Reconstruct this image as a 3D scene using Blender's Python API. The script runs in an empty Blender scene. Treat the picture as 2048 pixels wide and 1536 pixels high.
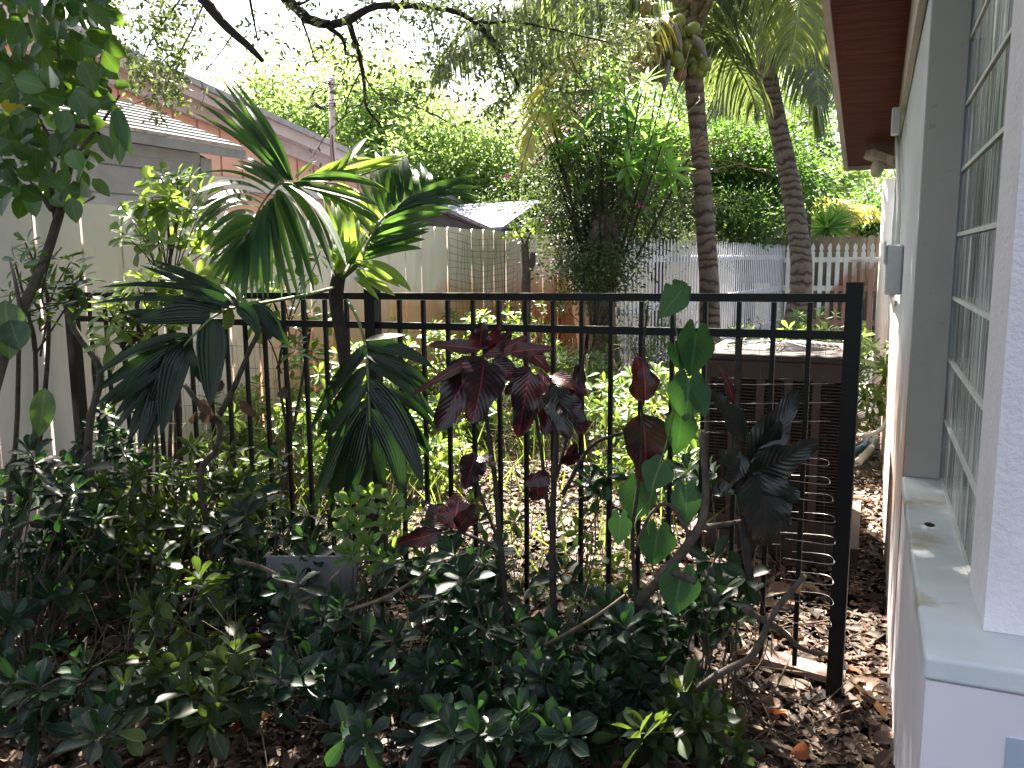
import bpy, math, random
import numpy as np
from mathutils import Matrix, Vector
scene = bpy.context.scene
rng = np.random.default_rng(7)
random.seed(7)
PI = math.pi

# ------------------------------------------------------------------ camera
FPX, PITCH, ROLL, YAW, EYE = 1694.73, 0.147386, -0.007187, 0.401459, 1.516
_f = np.array([-math.sin(YAW)*math.cos(PITCH), math.cos(YAW)*math.cos(PITCH), -math.sin(PITCH)])
_r = np.array([math.cos(YAW), math.sin(YAW), 0.0]); _u = np.cross(_r, _f)
RC = np.array([_r*math.cos(ROLL)+_u*math.sin(ROLL), -_r*math.sin(ROLL)+_u*math.cos(ROLL), _f])
CAMP = np.array([0, 0, EYE])
cam = bpy.data.cameras.new('camera'); camo = bpy.data.objects.new('camera', cam)
scene.collection.objects.link(camo); scene.camera = camo
cam.sensor_width = 36; cam.lens = 36*FPX/2048; cam.clip_start = 0.02; cam.clip_end = 600
camo.matrix_world = Matrix(((RC[0][0], RC[1][0], -_f[0], 0), (RC[0][1], RC[1][1], -_f[1], 0), (RC[0][2], RC[1][2], -_f[2], EYE), (0, 0, 0, 1)))

# ------------------------------------------------------------------ light
SUN_EL, SUN_AZ = math.radians(55), math.radians(-33)      # azimuth clockwise from +Y
w = bpy.data.worlds.new('World'); scene.world = w; w.use_nodes = True
nt = w.node_tree; bg = nt.nodes['Background']
sky = nt.nodes.new('ShaderNodeTexSky'); sky.sky_type = 'NISHITA'; sky.sun_disc = False
sky.sun_elevation = SUN_EL; sky.sun_rotation = SUN_AZ; sky.dust_density = 4.0; sky.air_density = 1.2
hs = nt.nodes.new('ShaderNodeHueSaturation'); hs.inputs['Saturation'].default_value = .55; nt.links.new(sky.outputs[0], hs.inputs['Color']); nt.links.new(hs.outputs[0], bg.inputs[0]); bg.inputs[1].default_value = 0.05
sd = Vector((math.sin(SUN_AZ)*math.cos(SUN_EL), math.cos(SUN_AZ)*math.cos(SUN_EL), math.sin(SUN_EL)))
sl = bpy.data.lights.new('sun', 'SUN'); sl.energy = 5.0; sl.angle = math.radians(0.5); sl.color = (1, .93, .8)
so = bpy.data.objects.new('sun', sl); scene.collection.objects.link(so); so.rotation_euler = sd.to_track_quat('Z', 'Y').to_euler()
so.location = (0, 0, 20)
scene.view_settings.view_transform = 'Standard'; scene.view_settings.look = 'None'
scene.view_settings.exposure = 3.15; scene.view_settings.gamma = 1; scene.view_settings.use_curve_mapping = False
scene.cycles.max_bounces = 8; scene.cycles.transmission_bounces = 4; scene.cycles.diffuse_bounces = 4; scene.cycles.transparent_max_bounces = 8

# ------------------------------------------------------------------ helpers
def ray(x, y): return RC.T @ np.array([(x-1024)/FPX, -(y-768)/FPX, 1])
def at(x, y, D): return CAMP + ray(x, y)*D
def onz(x, y, z=0): d = ray(x, y); return CAMP + d*(z-EYE)/d[2]
def onx(x, y, X): d = ray(x, y); return CAMP + d*X/d[0]
def ony(x, y, Y): d = ray(x, y); return CAMP + d*Y/d[1]
def nrm(v):
    v = np.asarray(v, float); return v/np.maximum(np.linalg.norm(v, axis=-1, keepdims=True), 1e-9)
UP = np.array([0, 0, 1.0])

class MB:
    def __init__(s): s.V = []; s.F = []; s.UV = []; s.R = []; s.n = 0
    def add(s, V, F, uv=None, rnd=None):
        V = np.asarray(V, float).reshape(-1, 3)
        F = F if isinstance(F, list) else [F]
        for f in F: s.F.append(np.asarray(f, int).reshape(len(f), -1)+s.n)
        s.V.append(V); s.UV.append(np.zeros((len(V), 2)) if uv is None else np.asarray(uv, float))
        r = np.full(len(V), random.random()) if rnd is None else np.broadcast_to(np.asarray(rnd, float), (len(V),))
        s.R.append(r); s.n += len(V)
    def build(s, name, m, parent=None, smooth=True):
        V = np.concatenate(s.V); UV = np.concatenate(s.UV); R = np.concatenate(s.R)
        me = bpy.data.meshes.new(name)
        li = np.concatenate([f.ravel() for f in s.F]); cnt = np.concatenate([np.full(len(f), f.shape[1]) for f in s.F])
        me.vertices.add(len(V)); me.vertices.foreach_set('co', V.ravel())
        me.loops.add(len(li)); me.loops.foreach_set('vertex_index', li.astype(np.int32))
        me.polygons.add(len(cnt)); me.polygons.foreach_set('loop_start', (np.cumsum(cnt)-cnt).astype(np.int32))
        me.polygons.foreach_set('loop_total', cnt.astype(np.int32))
        me.polygons.foreach_set('use_smooth', np.full(len(cnt), bool(smooth)))
        uvl = me.uv_layers.new(name='UVMap'); uvl.data.foreach_set('uv', UV[li].ravel())
        a = me.attributes.new('rnd', 'FLOAT', 'POINT'); a.data.foreach_set('value', R.astype(np.float32))
        me.update(calc_edges=True); me.validate()
        me.materials.append(m)
        o = bpy.data.objects.new(name, me); scene.collection.objects.link(o)
        if parent is not None: o.parent = parent
        return o

def root(name, label, cat, group=None):
    o = bpy.data.objects.new(name, None); scene.collection.objects.link(o)
    o['label'] = label; o['category'] = cat
    if group: o['group'] = group
    o.empty_display_size = .1
    return o
def tag(o, label, cat, group=None, kind=None):
    o['label'] = label; o['category'] = cat
    if group: o['group'] = group
    if kind: o['kind'] = kind
    return o
def place(rt, p):
    """move a thing's Empty to its base, keeping its parts where they are"""
    rt.location = Vector(p)
    for c in rt.children: c.matrix_parent_inverse = Matrix.Translation(-Vector(p))

BOXF = np.array([[0,3,2,1],[4,5,6,7],[0,1,5,4],[1,2,6,5],[2,3,7,6],[3,0,4,7]])
def box(mb, x0, x1, y0, y1, z0, z1, rnd=None):
    mb.add([(x0,y0,z0),(x1,y0,z0),(x1,y1,z0),(x0,y1,z0),(x0,y0,z1),(x1,y0,z1),(x1,y1,z1),(x0,y1,z1)], BOXF, rnd=rnd)
def obox(mb, c, ax, ay, az, rnd=None):
    """oriented box, half axes ax ay az"""
    c, ax, ay, az = map(np.asarray, (c, ax, ay, az)); V = []
    for sz in (-1, 1):
        for sx, sy in ((-1,-1),(1,-1),(1,1),(-1,1)): V.append(c+ax*sx+ay*sy+az*sz)
    mb.add(V, BOXF, rnd=rnd)
def beam(mb, A, B, wx, wz, up=UP):
    A = np.asarray(A, float); B = np.asarray(B, float); d = nrm(B-A); s = nrm(np.cross(d, up)); t = np.cross(s, d)
    obox(mb, (A+B)/2, s*wx/2, (B-A)/2, t*wz/2)
def smooth_pts(P, k=5):
    P = np.asarray(P, float)
    if len(P) < 3: return P
    Q = np.vstack([2*P[0]-P[1], P, 2*P[-1]-P[-2]]); out = []
    for i in range(1, len(Q)-2):
        for t in np.arange(k)/k:
            out.append(.5*((2*Q[i])+(-Q[i-1]+Q[i+1])*t+(2*Q[i-1]-5*Q[i]+4*Q[i+1]-Q[i+2])*t*t+(-Q[i-1]+3*Q[i]-3*Q[i+1]+Q[i+2])*t**3))
    out.append(P[-1]); return np.array(out)
def tube(mb, P, r0, r1=None, n=6, sm=4, wob=0, rnd=None):
    P = smooth_pts(P, sm) if sm else np.asarray(P, float)
    m = len(P); r1 = r0 if r1 is None else r1
    R = np.interp(np.linspace(0, 1, m), np.linspace(0, 1, len(np.atleast_1d(r0))), np.atleast_1d(r0)) if np.ndim(r0) else np.linspace(r0, r1, m)
    if wob: R = R*(1+wob*rng.normal(size=m)); P = P+rng.normal(size=P.shape)*R[:, None]*wob
    T = nrm(np.gradient(P, axis=0)); a = np.array([1.0, 0, 0]) if abs(T[0][0]) < .8 else np.array([0, 1.0, 0])
    V = []; L = np.concatenate([[0], np.cumsum(np.linalg.norm(np.diff(P, axis=0), axis=1))]); uv = []
    for i in range(m):
        s = nrm(np.cross(T[i], a)); t = np.cross(T[i], s); a = -t if False else np.cross(s, T[i])*-1 if False else a
        for k in range(n):
            th = 2*PI*k/n; V.append(P[i]+(s*math.cos(th)+t*math.sin(th))*R[i]); uv.append((k/n, L[i]))
    F = [[i*n+k, i*n+(k+1) % n, (i+1)*n+(k+1) % n, (i+1)*n+k] for i in range(m-1) for k in range(n)]
    c0 = [list(range(n))[::-1], [(m-1)*n+k for k in range(n)]]
    mb.add(V, [F, c0], uv, rnd)
def polyprism(mb, pts, d):
    """extrude a planar polygon by vector d"""
    P = np.asarray(pts, float); n = len(P); V = np.vstack([P, P+np.asarray(d)])
    F4 = [[i, (i+1) % n, n+(i+1) % n, n+i] for i in range(n)]
    mb.add(V, [F4, [list(range(n))[::-1], [n+i for i in range(n)]]])

# ---- leaves: templates + vectorised placing
def template(kind, nu=2, nv=5, fold=.12, curl=.15):
    ts = np.linspace(0, 1, nv+1); us = np.linspace(-1, 1, nu+1); V = []; uv = []
    for t in ts:
        if kind == 'obovate': wd = .5*float(np.interp(t, [0, .1, .25, .45, .65, .8, .9, .97, 1], [.06, .2, .52, .85, 1, .93, .7, .32, 0]))
        elif kind == 'ovate': wd = .5*(math.sin(PI*t**.8)**.75 if 0 < t < 1 else 0.0)
        elif kind == 'lance': wd = .5*(math.sin(PI*t**.85) if 0 < t < 1 else 0.0)
        elif kind == 'blade': wd = .5*float(np.interp(t, [0, .06, .2, .4, .6, .8, .93, 1], [.25, .6, .92, 1, .88, .6, .28, 0]))
        elif kind == 'croton': wd = .5*float(np.interp(t, [0, .08, .22, .38, .52, .66, .82, .94, 1], [.05, .6, .95, 1, .82, .58, .5, .34, 0]))
        elif kind == 'heart': wd = .5*float(np.interp(t, [0, .1, .25, .45, .7, .9, 1], [.8, .96, 1, .88, .56, .2, 0]))
        for u in us:
            y = t
            if kind == 'heart': y = t+(-.3*math.sin(PI*abs(u)**.8)+.05*u*u)*(1-t)**3
            V.append((u*wd, y, fold*abs(u*wd)*2*.5-curl*t*t*.5)); uv.append((u*.5+.5, t))
    F = [[j*(nu+1)+i, j*(nu+1)+i+1, (j+1)*(nu+1)+i+1, (j+1)*(nu+1)+i] for j in range(nv) for i in range(nu)]
    return np.array(V), np.array(F), np.array(uv)
T_OB = template('obovate', 2, 6, .4, .25); T_OBL = template('obovate', 2, 4, .4, .3); T_OV = template('ovate', 2, 5, .3, .25)
T_LO = template('ovate', 2, 2, .3, .2); T_LA = template('lance', 2, 3, .4, .35); T_LIT = template('ovate', 2, 3, .55, .35)
def leaves(mb, O, D, N, L, W, T, rnd=None):
    """place N leaves: origin O, axis D, normal hint N, length L, width W"""
    O = np.asarray(O, float); n = len(O); tv, tf, tuv = T
    D = nrm(D); X = nrm(np.cross(D, N)); Z = np.cross(X, D)
    L = np.broadcast_to(L, (n,)); W = np.broadcast_to(W, (n,))
    V = O[:, None, :]+X[:, None, :]*(tv[None, :, 0, None]*W[:, None, None])+D[:, None, :]*(tv[None, :, 1, None]*L[:, None, None])+Z[:, None, :]*(tv[None, :, 2, None]*W[:, None, None])
    F = (tf[None]+(np.arange(n)*len(tv))[:, None, None]).reshape(-1, 4)
    r = rng.random(n) if rnd is None else np.broadcast_to(rnd, (n,))
    mb.add(V.reshape(-1, 3), F, np.tile(tuv, (n, 1)), np.repeat(r, len(tv)))
def rosette(mb, P, A, k, L, W, T=T_OB, tilt=(35, 100), rnd=None):
    """whorl of k leaves at P round axis A"""
    A = nrm(A); a = np.array([.3, .9, .2]); S = nrm(np.cross(A, a)); U = np.cross(A, S)
    i = np.arange(k); th = i*2.399+rng.random()*6+rng.normal(size=k)*.15
    tl = np.radians(np.linspace(tilt[0], tilt[1], k)+rng.normal(size=k)*8)
    Rd = np.cos(th)[:, None]*S+np.sin(th)[:, None]*U
    Dr = np.cos(tl)[:, None]*A+np.sin(tl)[:, None]*Rd
    Nn = np.sin(tl)[:, None]*A-np.cos(tl)[:, None]*Rd
    s = np.linspace(.65, 1.05, k)*(1+rng.normal(size=k)*.1)
    base = .5 if rnd is None else rnd
    rr = np.clip(np.linspace(base+.35, base-.1, k)+rng.normal(size=k)*.12, 0, 1)
    O = P+Dr*.004-A*(np.linspace(0, .03, k)[:, None])
    leaves(mb, O, Dr, Nn, L*s, W*s, T, rr)
def rv(n): return nrm(rng.normal(size=(n, 3)))
def surf(mb, A, B, width, kind, N, bend=0.0, nu=6, nv=12, fold=.12, wav=0.0, mid=None, rnd=None):
    """one large leaf from A to B; bend bows it along N; mid = way point"""
    A = np.asarray(A, float); B = np.asarray(B, float); L = np.linalg.norm(B-A); d = (B-A)/L
    X = nrm(np.cross(d, N)); Z = np.cross(X, d)
    tv, tf, tuv = template(kind, nu, nv, 0, 0)
    t = tv[:, 1]; tt = np.clip(t, -.3, 1)
    if mid is None: C = (A+B)/2+Z*bend*L
    else: C = 2*np.asarray(mid, float)-(A+B)/2
    c = ((1-tt)**2)[:, None]*A+(2*tt*(1-tt))[:, None]*C+(tt**2)[:, None]*B
    tg = nrm((2*(1-tt))[:, None]*(C-A)+(2*tt)[:, None]*(B-C)); Xl = X-(tg@X)[:, None]*tg; Xl = nrm(Xl); Zl = np.cross(Xl, tg)
    uu = tuv[:, 0]*2-1
    zz = fold*np.abs(tv[:, 0])*width+wav*width*np.sin(t*17+np.sign(uu)*1.5)*np.abs(uu)**2*.5
    mb.add(c+Xl*(tv[:, 0]*width)[:, None]+Zl*zz[:, None], tf, tuv, rnd)

# ------------------------------------------------------------------ materials
def newmat(name):
    m = bpy.data.materials.new(name); m.use_nodes = True; t = m.node_tree; t.nodes.clear()
    out = t.nodes.new('ShaderNodeOutputMaterial'); return m, t, out
def N(t, typ, **kw):
    n = t.nodes.new(typ)
    for k, v in kw.items():
        if k.startswith('i_'):
            kk = k[2:]; n.inputs[int(kk) if kk.isdigit() else kk.replace('_', ' ')].default_value = v
        else: setattr(n, k, v)
    return n
def ramp(t, fac, stops, interp='LINEAR'):
    r = t.nodes.new('ShaderNodeValToRGB'); r.color_ramp.interpolation = interp; e = r.color_ramp.elements
    while len(e) < len(stops): e.new(.5)
    for k, (p, c) in enumerate(stops): e[k].position = p; e[k].color = (*c, 1) if len(c) == 3 else c
    t.links.new(fac, r.inputs[0]); return r.outputs[0]
def math_(t, op, a, b=None, c=None):
    n = t.nodes.new('ShaderNodeMath'); n.operation = op
    for k, v in enumerate((a, b, c)):
        if v is None: continue
        if isinstance(v, (int, float)): n.inputs[k].default_value = v
        else: t.links.new(v, n.inputs[k])
    return n.outputs[0]
def mixc(t, fac, a, b, mode='MIX'):
    n = t.nodes.new('ShaderNodeMix'); n.data_type = 'RGBA'; n.blend_type = mode
    for sck, v in ((0, fac), (6, a), (7, b)):
        if isinstance(v, (int, float)): n.inputs[sck].default_value = v
        elif isinstance(v, tuple): n.inputs[sck].default_value = (*v, 1) if len(v) == 3 else v
        else: t.links.new(v, n.inputs[sck])
    return n.outputs[2]
def noise(t, scale, detail=4, vec=None, rough=.6):
    n = N(t, 'ShaderNodeTexNoise'); n.inputs['Scale'].default_value = scale; n.inputs['Detail'].default_value = detail; n.inputs['Roughness'].default_value = rough
    if vec is None:
        g = t.nodes.new('ShaderNodeNewGeometry'); vec = g.outputs['Position']
    t.links.new(vec, n.inputs['Vector']); return n.outputs[0]
def mapped(t, sc, rot=(0, 0, 0)):
    g = t.nodes.new('ShaderNodeNewGeometry'); mp = t.nodes.new('ShaderNodeMapping'); mp.inputs['Scale'].default_value = sc; mp.inputs['Rotation'].default_value = rot
    t.links.new(g.outputs['Position'], mp.inputs[0]); return mp.outputs[0]
def bump(t, h, st=.4, dist=.01):
    b = t.nodes.new('ShaderNodeBump'); b.inputs['Strength'].default_value = st; b.inputs['Distance'].default_value = dist
    t.links.new(h, b.inputs['Height']); return b.outputs[0]
def solid(name, c1, c2=None, scale=8, rough=.7, bmp=.3, bdist=.004, stretch=None, metal=0.0, spec=.5, extra=None):
    m, t, out = newmat(name); p = t.nodes.new('ShaderNodeBsdfPrincipled')
    v = mapped(t, stretch) if stretch else None
    n = noise(t, scale, 6, v)
    col = ramp(t, n, [(.3, c1), (.7, c2 or c1)])
    if extra: col = extra(t, col)
    t.links.new(col, p.inputs['Base Color']); p.inputs['Roughness'].default_value = rough; p.inputs['Metallic'].default_value = metal
    p.inputs['Specular IOR Level'].default_value = spec
    if bmp: t.links.new(bump(t, noise(t, scale*5, 5, v), bmp, bdist), p.inputs['Normal'])
    t.links.new(p.outputs[0], out.inputs[0]); return m
def leafmat(name, cols, trans, tw=.35, rough=.4, spec=.5, vein=.0, stripes=0):
    """cols = ramp colours by per-leaf random value; trans = colour of light passing through"""
    m, t, out = newmat(name); p = t.nodes.new('ShaderNodeBsdfPrincipled'); tr = t.nodes.new('ShaderNodeBsdfTranslucent')
    at_ = N(t, 'ShaderNodeAttribute', attribute_name='rnd')
    n = noise(t, 30, 3)
    f = math_(t, 'ADD', at_.outputs['Fac'], math_(t, 'MULTIPLY', math_(t, 'SUBTRACT', n, .5), .35))
    k = len(cols)-1
    col = ramp(t, f, [(i/k, c) for i, c in enumerate(cols)])
    uv = t.nodes.new('ShaderNodeUVMap'); sp = t.nodes.new('ShaderNodeSeparateXYZ'); t.links.new(uv.outputs[0], sp.inputs[0])
    au = math_(t, 'ABSOLUTE', math_(t, 'SUBTRACT', sp.outputs[0], .5))
    if vein:
        mid = math_(t, 'LESS_THAN', au, .03)
        sv = math_(t, 'LESS_THAN', math_(t, 'FRACT', math_(t, 'SUBTRACT', math_(t, 'MULTIPLY', sp.outputs[1], 8), math_(t, 'MULTIPLY', au, 5))), .13)
        vv = math_(t, 'MAXIMUM', mid, math_(t, 'MULTIPLY', sv, .5))
        col = mixc(t, math_(t, 'MULTIPLY', vv, vein), col, tuple(min(1, c*2.2+.03) for c in cols[-1]))
    if stripes:
        st = math_(t, 'SINE', math_(t, 'MULTIPLY', sp.outputs[0], stripes))
        col = mixc(t, math_(t, 'MULTIPLY', math_(t, 'ADD', st, 1), .18), col, tuple(c*.35 for c in cols[0]))
        t.links.new(bump(t, st, .35, .002), p.inputs['Normal'])
    sp_ = ramp(t, noise(t, 70, 4), [(.66, (0, 0, 0)), (.74, (1, 1, 1))]); col = mixc(t, math_(t, 'MULTIPLY', sp_, .7), col, (.16, .1, .05))
    t.links.new(col, p.inputs['Base Color']); p.inputs['Roughness'].default_value = rough; p.inputs['Specular IOR Level'].default_value = spec
    tc = mixc(t, .65, col, (*trans, 1)); t.links.new(tc, tr.inputs[0])
    mx = t.nodes.new('ShaderNodeMixShader'); mx.inputs[0].default_value = tw
    t.links.new(p.outputs[0], mx.inputs[1]); t.links.new(tr.outputs[0], mx.inputs[2]); t.links.new(mx.outputs[0], out.inputs[0])
    return m

M = {}
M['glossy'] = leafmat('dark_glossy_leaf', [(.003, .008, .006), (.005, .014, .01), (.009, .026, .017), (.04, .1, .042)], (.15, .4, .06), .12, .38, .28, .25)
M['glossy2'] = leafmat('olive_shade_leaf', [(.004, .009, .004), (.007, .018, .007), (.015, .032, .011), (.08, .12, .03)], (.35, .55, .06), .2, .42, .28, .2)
M['schef'] = leafmat('umbrella_leaf', [(.015, .045, .012), (.035, .09, .02), (.09, .17, .04)], (.45, .65, .08), .38, .35, .5, .2)
M['lime'] = leafmat('lime_leaf', [(.03, .08, .015), (.07, .14, .025), (.16, .23, .06)], (.5, .65, .1), .35, .4, .5, .2)
M['ovate'] = leafmat('broad_leaf', [(.01, .03, .012), (.02, .055, .018), (.05, .13, .03)], (.35, .65, .05), .2, .38, .5, .3)
M['oak'] = leafmat('oak_leaf', [(.05, .06, .04), (.09, .1, .06), (.13, .15, .07)], (.3, .4, .1), .3, .5, .4)
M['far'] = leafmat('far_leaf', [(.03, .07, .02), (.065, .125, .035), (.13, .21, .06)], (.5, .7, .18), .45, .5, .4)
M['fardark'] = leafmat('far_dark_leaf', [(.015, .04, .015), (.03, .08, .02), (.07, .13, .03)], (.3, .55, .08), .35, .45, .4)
M['scrub'] = leafmat('scrub_leaf', [(.006, .013, .006), (.015, .03, .011), (.04, .06, .024)], (.3, .45, .1), .22, .45, .35)
M['mango'] = leafmat('strap_leaf', [(.03, .09, .025), (.06, .15, .035), (.1, .21, .05)], (.4, .75, .12), .4, .4, .5)
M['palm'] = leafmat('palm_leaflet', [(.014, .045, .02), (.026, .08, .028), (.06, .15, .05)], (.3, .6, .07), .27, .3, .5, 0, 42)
M['palmshade'] = leafmat('shaded_palm_leaflet', [(.004, .012, .005), (.007, .021, .008), (.014, .036, .012)], (.1, .28, .03), .07, .36, .4, 0, 42)  # darker copy of the palm leaflet, shade put into its colour
M['palmlit'] = leafmat('palm_leaflet_young_lit', [(.08, .17, .03), (.14, .26, .05), (.24, .36, .08)], (.6, .8, .12), .4, .35, .5, 0, 42)  # lighter copy for young and sunlit fronds, sunlight put into the colour
M['coco'] = leafmat('coconut_leaflet', [(.016, .036, .018), (.035, .065, .022), (.08, .115, .033)], (.4, .5, .12), .25, .35, .5)
M['cocoyel'] = leafmat('coconut_leaflet_yellow', [(.2, .22, .04), (.38, .36, .06), (.5, .4, .08)], (.85, .75, .15), .4, .4, .5)
M['cocolime'] = leafmat('coconut_leaflet_lime', [(.045, .075, .018), (.09, .125, .028), (.17, .18, .045)], (.55, .62, .12), .35, .35, .5)
M['dry'] = leafmat('dry_frond', [(.2, .15, .09), (.34, .28, .18), (.45, .38, .25)], (.6, .45, .2), .25, .6, .3)
M['heart'] = leafmat('heart_leaf', [(.02, .06, .018), (.03, .085, .025), (.06, .13, .05)], (.15, .4, .04), .14, .5, .3, .25)
M['yellow'] = leafmat('yellow_leaf', [(.5, .4, .03), (.65, .5, .04)], (.9, .75, .05), .45, .45, .4)
M['litter'] = leafmat('dead_leaf', [(.015, .009, .006), (.035, .021, .014), (.085, .05, .033), (.15, .095, .066), (.25, .17, .13)], (.45, .25, .12), .12, .6, .35)
M['rustleaf'] = leafmat('rusty_dead_leaf', [(.22, .07, .035), (.35, .11, .05)], (.7, .25, .08), .3, .5, .4)
M['flower'] = leafmat('pink_bract', [(.6, .04, .35), (.8, .1, .5)], (.9, .1, .5), .4, .5, .3)
def croton_mat(name, base, vein, side, rough=.28):
    m, t, out = newmat(name); p = t.nodes.new('ShaderNodeBsdfPrincipled'); tr = t.nodes.new('ShaderNodeBsdfTranslucent')
    uv = t.nodes.new('ShaderNodeUVMap'); sp = t.nodes.new('ShaderNodeSeparateXYZ'); t.links.new(uv.outputs[0], sp.inputs[0])
    au = math_(t, 'ABSOLUTE', math_(t, 'SUBTRACT', sp.outputs[0], .5))
    n = noise(t, 25, 4); nn = math_(t, 'MULTIPLY', math_(t, 'SUBTRACT', n, .5), .5)
    q = math_(t, 'FRACT', math_(t, 'ADD', math_(t, 'SUBTRACT', math_(t, 'MULTIPLY', sp.outputs[1], 11), math_(t, 'MULTIPLY', au, 6)), nn))
    tri = math_(t, 'ABSOLUTE', math_(t, 'SUBTRACT', q, .5))
    sv = math_(t, 'LESS_THAN', tri, .035); mid = math_(t, 'LESS_THAN', au, .022)
    col = ramp(t, n, [(.35, base), (.62, tuple(c*1.3 for c in base)), (.75, side)])
    col = mixc(t, math_(t, 'MULTIPLY', sv, .75), col, vein); col = mixc(t, mid, col, tuple(min(1, c*1.2) for c in vein))
    t.links.new(col, p.inputs['Base Color']); p.inputs['Roughness'].default_value = rough
    t.links.new(bump(t, tri, .35, .004), p.inputs['Normal'])
    t.links.new(mixc(t, .3, col, (.22, .025, .015)), tr.inputs[0])
    mx = t.nodes.new('ShaderNodeMixShader'); mx.inputs[0].default_value = .06
    t.links.new(p.outputs[0], mx.inputs[1]); t.links.new(tr.outputs[0], mx.inputs[2]); t.links.new(mx.outputs[0], out.inputs[0]); return m
M['croton'] = croton_mat('croton_maroon', (.009, .005, .007), (.13, .012, .025), (.018, .009, .009))
M['crotonred'] = croton_mat('croton_red', (.03, .007, .008), (.35, .04, .04), (.07, .014, .01), .35)
M['crotongreen'] = croton_mat('croton_green', (.005, .011, .007), (.03, .012, .012), (.008, .017, .008))

def barkx(t, col):
    n = noise(t, 14, 6); return mixc(t, ramp(t, n, [(.45, (0, 0, 0)), (.62, (1, 1, 1))]), col, (.2, .17, .14))
M['bark'] = solid('grey_bark', (.045, .034, .026), (.12, .095, .073), 30, .9, .9, .006)
M['barkdark'] = solid('dark_bark', (.02, .015, .012), (.05, .038, .03), 30, .9, .9, .006)
M['twig'] = solid('twig', (.06, .04, .025), (.2, .14, .095), 40, .85, .4)
M['greenstem'] = solid('green_stem', (.07, .12, .03), (.16, .2, .06), 20, .6, .2)
M['flaky'] = solid('flaky_bark', (.05, .03, .022), (.22, .15, .11), 16, .9, 1.0, .02, extra=barkx)
def cocobark():
    m, t, out = newmat('coconut_bark'); p = t.nodes.new('ShaderNodeBsdfPrincipled')
    uv = t.nodes.new('ShaderNodeUVMap'); sp = t.nodes.new('ShaderNodeSeparateXYZ'); t.links.new(uv.outputs[0], sp.inputs[0])
    n = noise(t, 6, 5); q = math_(t, 'FRACT', math_(t, 'ADD', math_(t, 'ADD', math_(t, 'MULTIPLY', sp.outputs[1], 8.0), math_(t, 'MULTIPLY', noise(t, 1.7, 2), 3.5)), math_(t, 'MULTIPLY', n, 1.6)))
    col = ramp(t, q, [(0, (.03, .021, .017)), (.2, (.05, .035, .027)), (.32, (.15, .11, .087)), (.8, (.21, .16, .13)), (.97, (.09, .068, .054))])
    col = mixc(t, math_(t, 'MULTIPLY', noise(t, 25, 5), .55), col, (.05, .038, .033))
    t.links.new(col, p.inputs['Base Color']); p.inputs['Roughness'].default_value = .9
    t.links.new(bump(t, q, .8, .02), p.inputs['Normal']); t.links.new(p.outputs[0], out.inputs[0]); return m
M['cocobark'] = cocobark()
M['nut'] = solid('coconut_husk', (.09, .125, .028), (.19, .2, .05), 9, .5, .2)
M['nutbrown'] = solid('coconut_brown', (.17, .09, .045), (.27, .155, .085), 9, .6, .2)
M['spathe'] = solid('dry_spathe', (.13, .12, .13), (.22, .2, .21), 12, .7, .3)
M['black'] = solid('black_paint', (.003, .003, .004), (.008, .007, .007), 20, .5, .3, .001, spec=.3)
M['wire'] = solid('galvanised_wire', (.3, .3, .29), (.45, .44, .42), 20, .4, 0, metal=.7)
M['wiredark'] = solid('weathered_wire', (.05, .045, .04), (.1, .09, .08), 20, .6, 0, metal=.3)
M['brownmetal'] = solid('brown_metal', (.035, .022, .018), (.06, .038, .03), 12, .5, .15)
M['lidmetal'] = solid('faded_lid', (.03, .019, .016), (.055, .036, .03), 8, .7, .15)
M['fanmetal'] = solid('fan_grille', (.05, .05, .055), (.09, .09, .095), 8, .4, .1, metal=.4)
M['blackhole'] = solid('dark_coil', (.01, .009, .008), (.02, .018, .016), 20, .8, .2)
M['concrete'] = solid('concrete', (.28, .27, .25), (.42, .4, .37), 12, .9, .5)
def white_fence_extra(t, col):
    g = t.nodes.new('ShaderNodeNewGeometry'); s = t.nodes.new('ShaderNodeSeparateXYZ'); t.links.new(g.outputs['Position'], s.inputs[0])
    f = math_(t, 'ADD', math_(t, 'MULTIPLY', math_(t, 'SUBTRACT', 1.32, s.outputs[2]), 3.2), math_(t, 'MULTIPLY', math_(t, 'SUBTRACT', noise(t, 2.2, 4), .5), 2.5))
    far = math_(t, 'MULTIPLY', math_(t, 'SUBTRACT', s.outputs[1], 4.2), .8)
    f = math_(t, 'MULTIPLY', math_(t, 'MINIMUM', math_(t, 'MAXIMUM', f, 0), 1), math_(t, 'MINIMUM', math_(t, 'MAXIMUM', far, 0.06), .8))
    col = mixc(t, f, col, (.6, .27, .1))
    dirt = ramp(t, noise(t, 5, 6, mapped(t, (1, 1, .25))), [(.5, (0, 0, 0)), (.72, (1, 1, 1))])
    return mixc(t, math_(t, 'MULTIPLY', dirt, .4), col, (.42, .41, .36))
M['whiteboard'] = solid('white_fence_paint', (.8, .72, .68), (.88, .8, .75), 5, .7, .35, .003, stretch=(1, 1, .12), extra=white_fence_extra)
M['patch'] = solid('blue_grey_patch', (.33, .4, .5), (.4, .47, .56), 5, .7, .1)
M['torn'] = solid('torn_wood', (.4, .18, .07), (.6, .34, .16), 60, .8, .6)
M['drystem'] = solid('dry_stem', (.1, .07, .04), (.24, .18, .11), 40, .8, .2)
M['plank'] = solid('pinkish_old_plank', (.2, .13, .11), (.34, .24, .21), 5, .9, .5, .004, stretch=(.3, 4, 1))
M['sheet'] = solid('dull_white_sheet', (.17, .165, .17), (.23, .225, .23), 5, .6, .1)
M['seam'] = solid('fence_back', (.12, .11, .1), (.2, .19, .17), 6, .9, .3)
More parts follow.
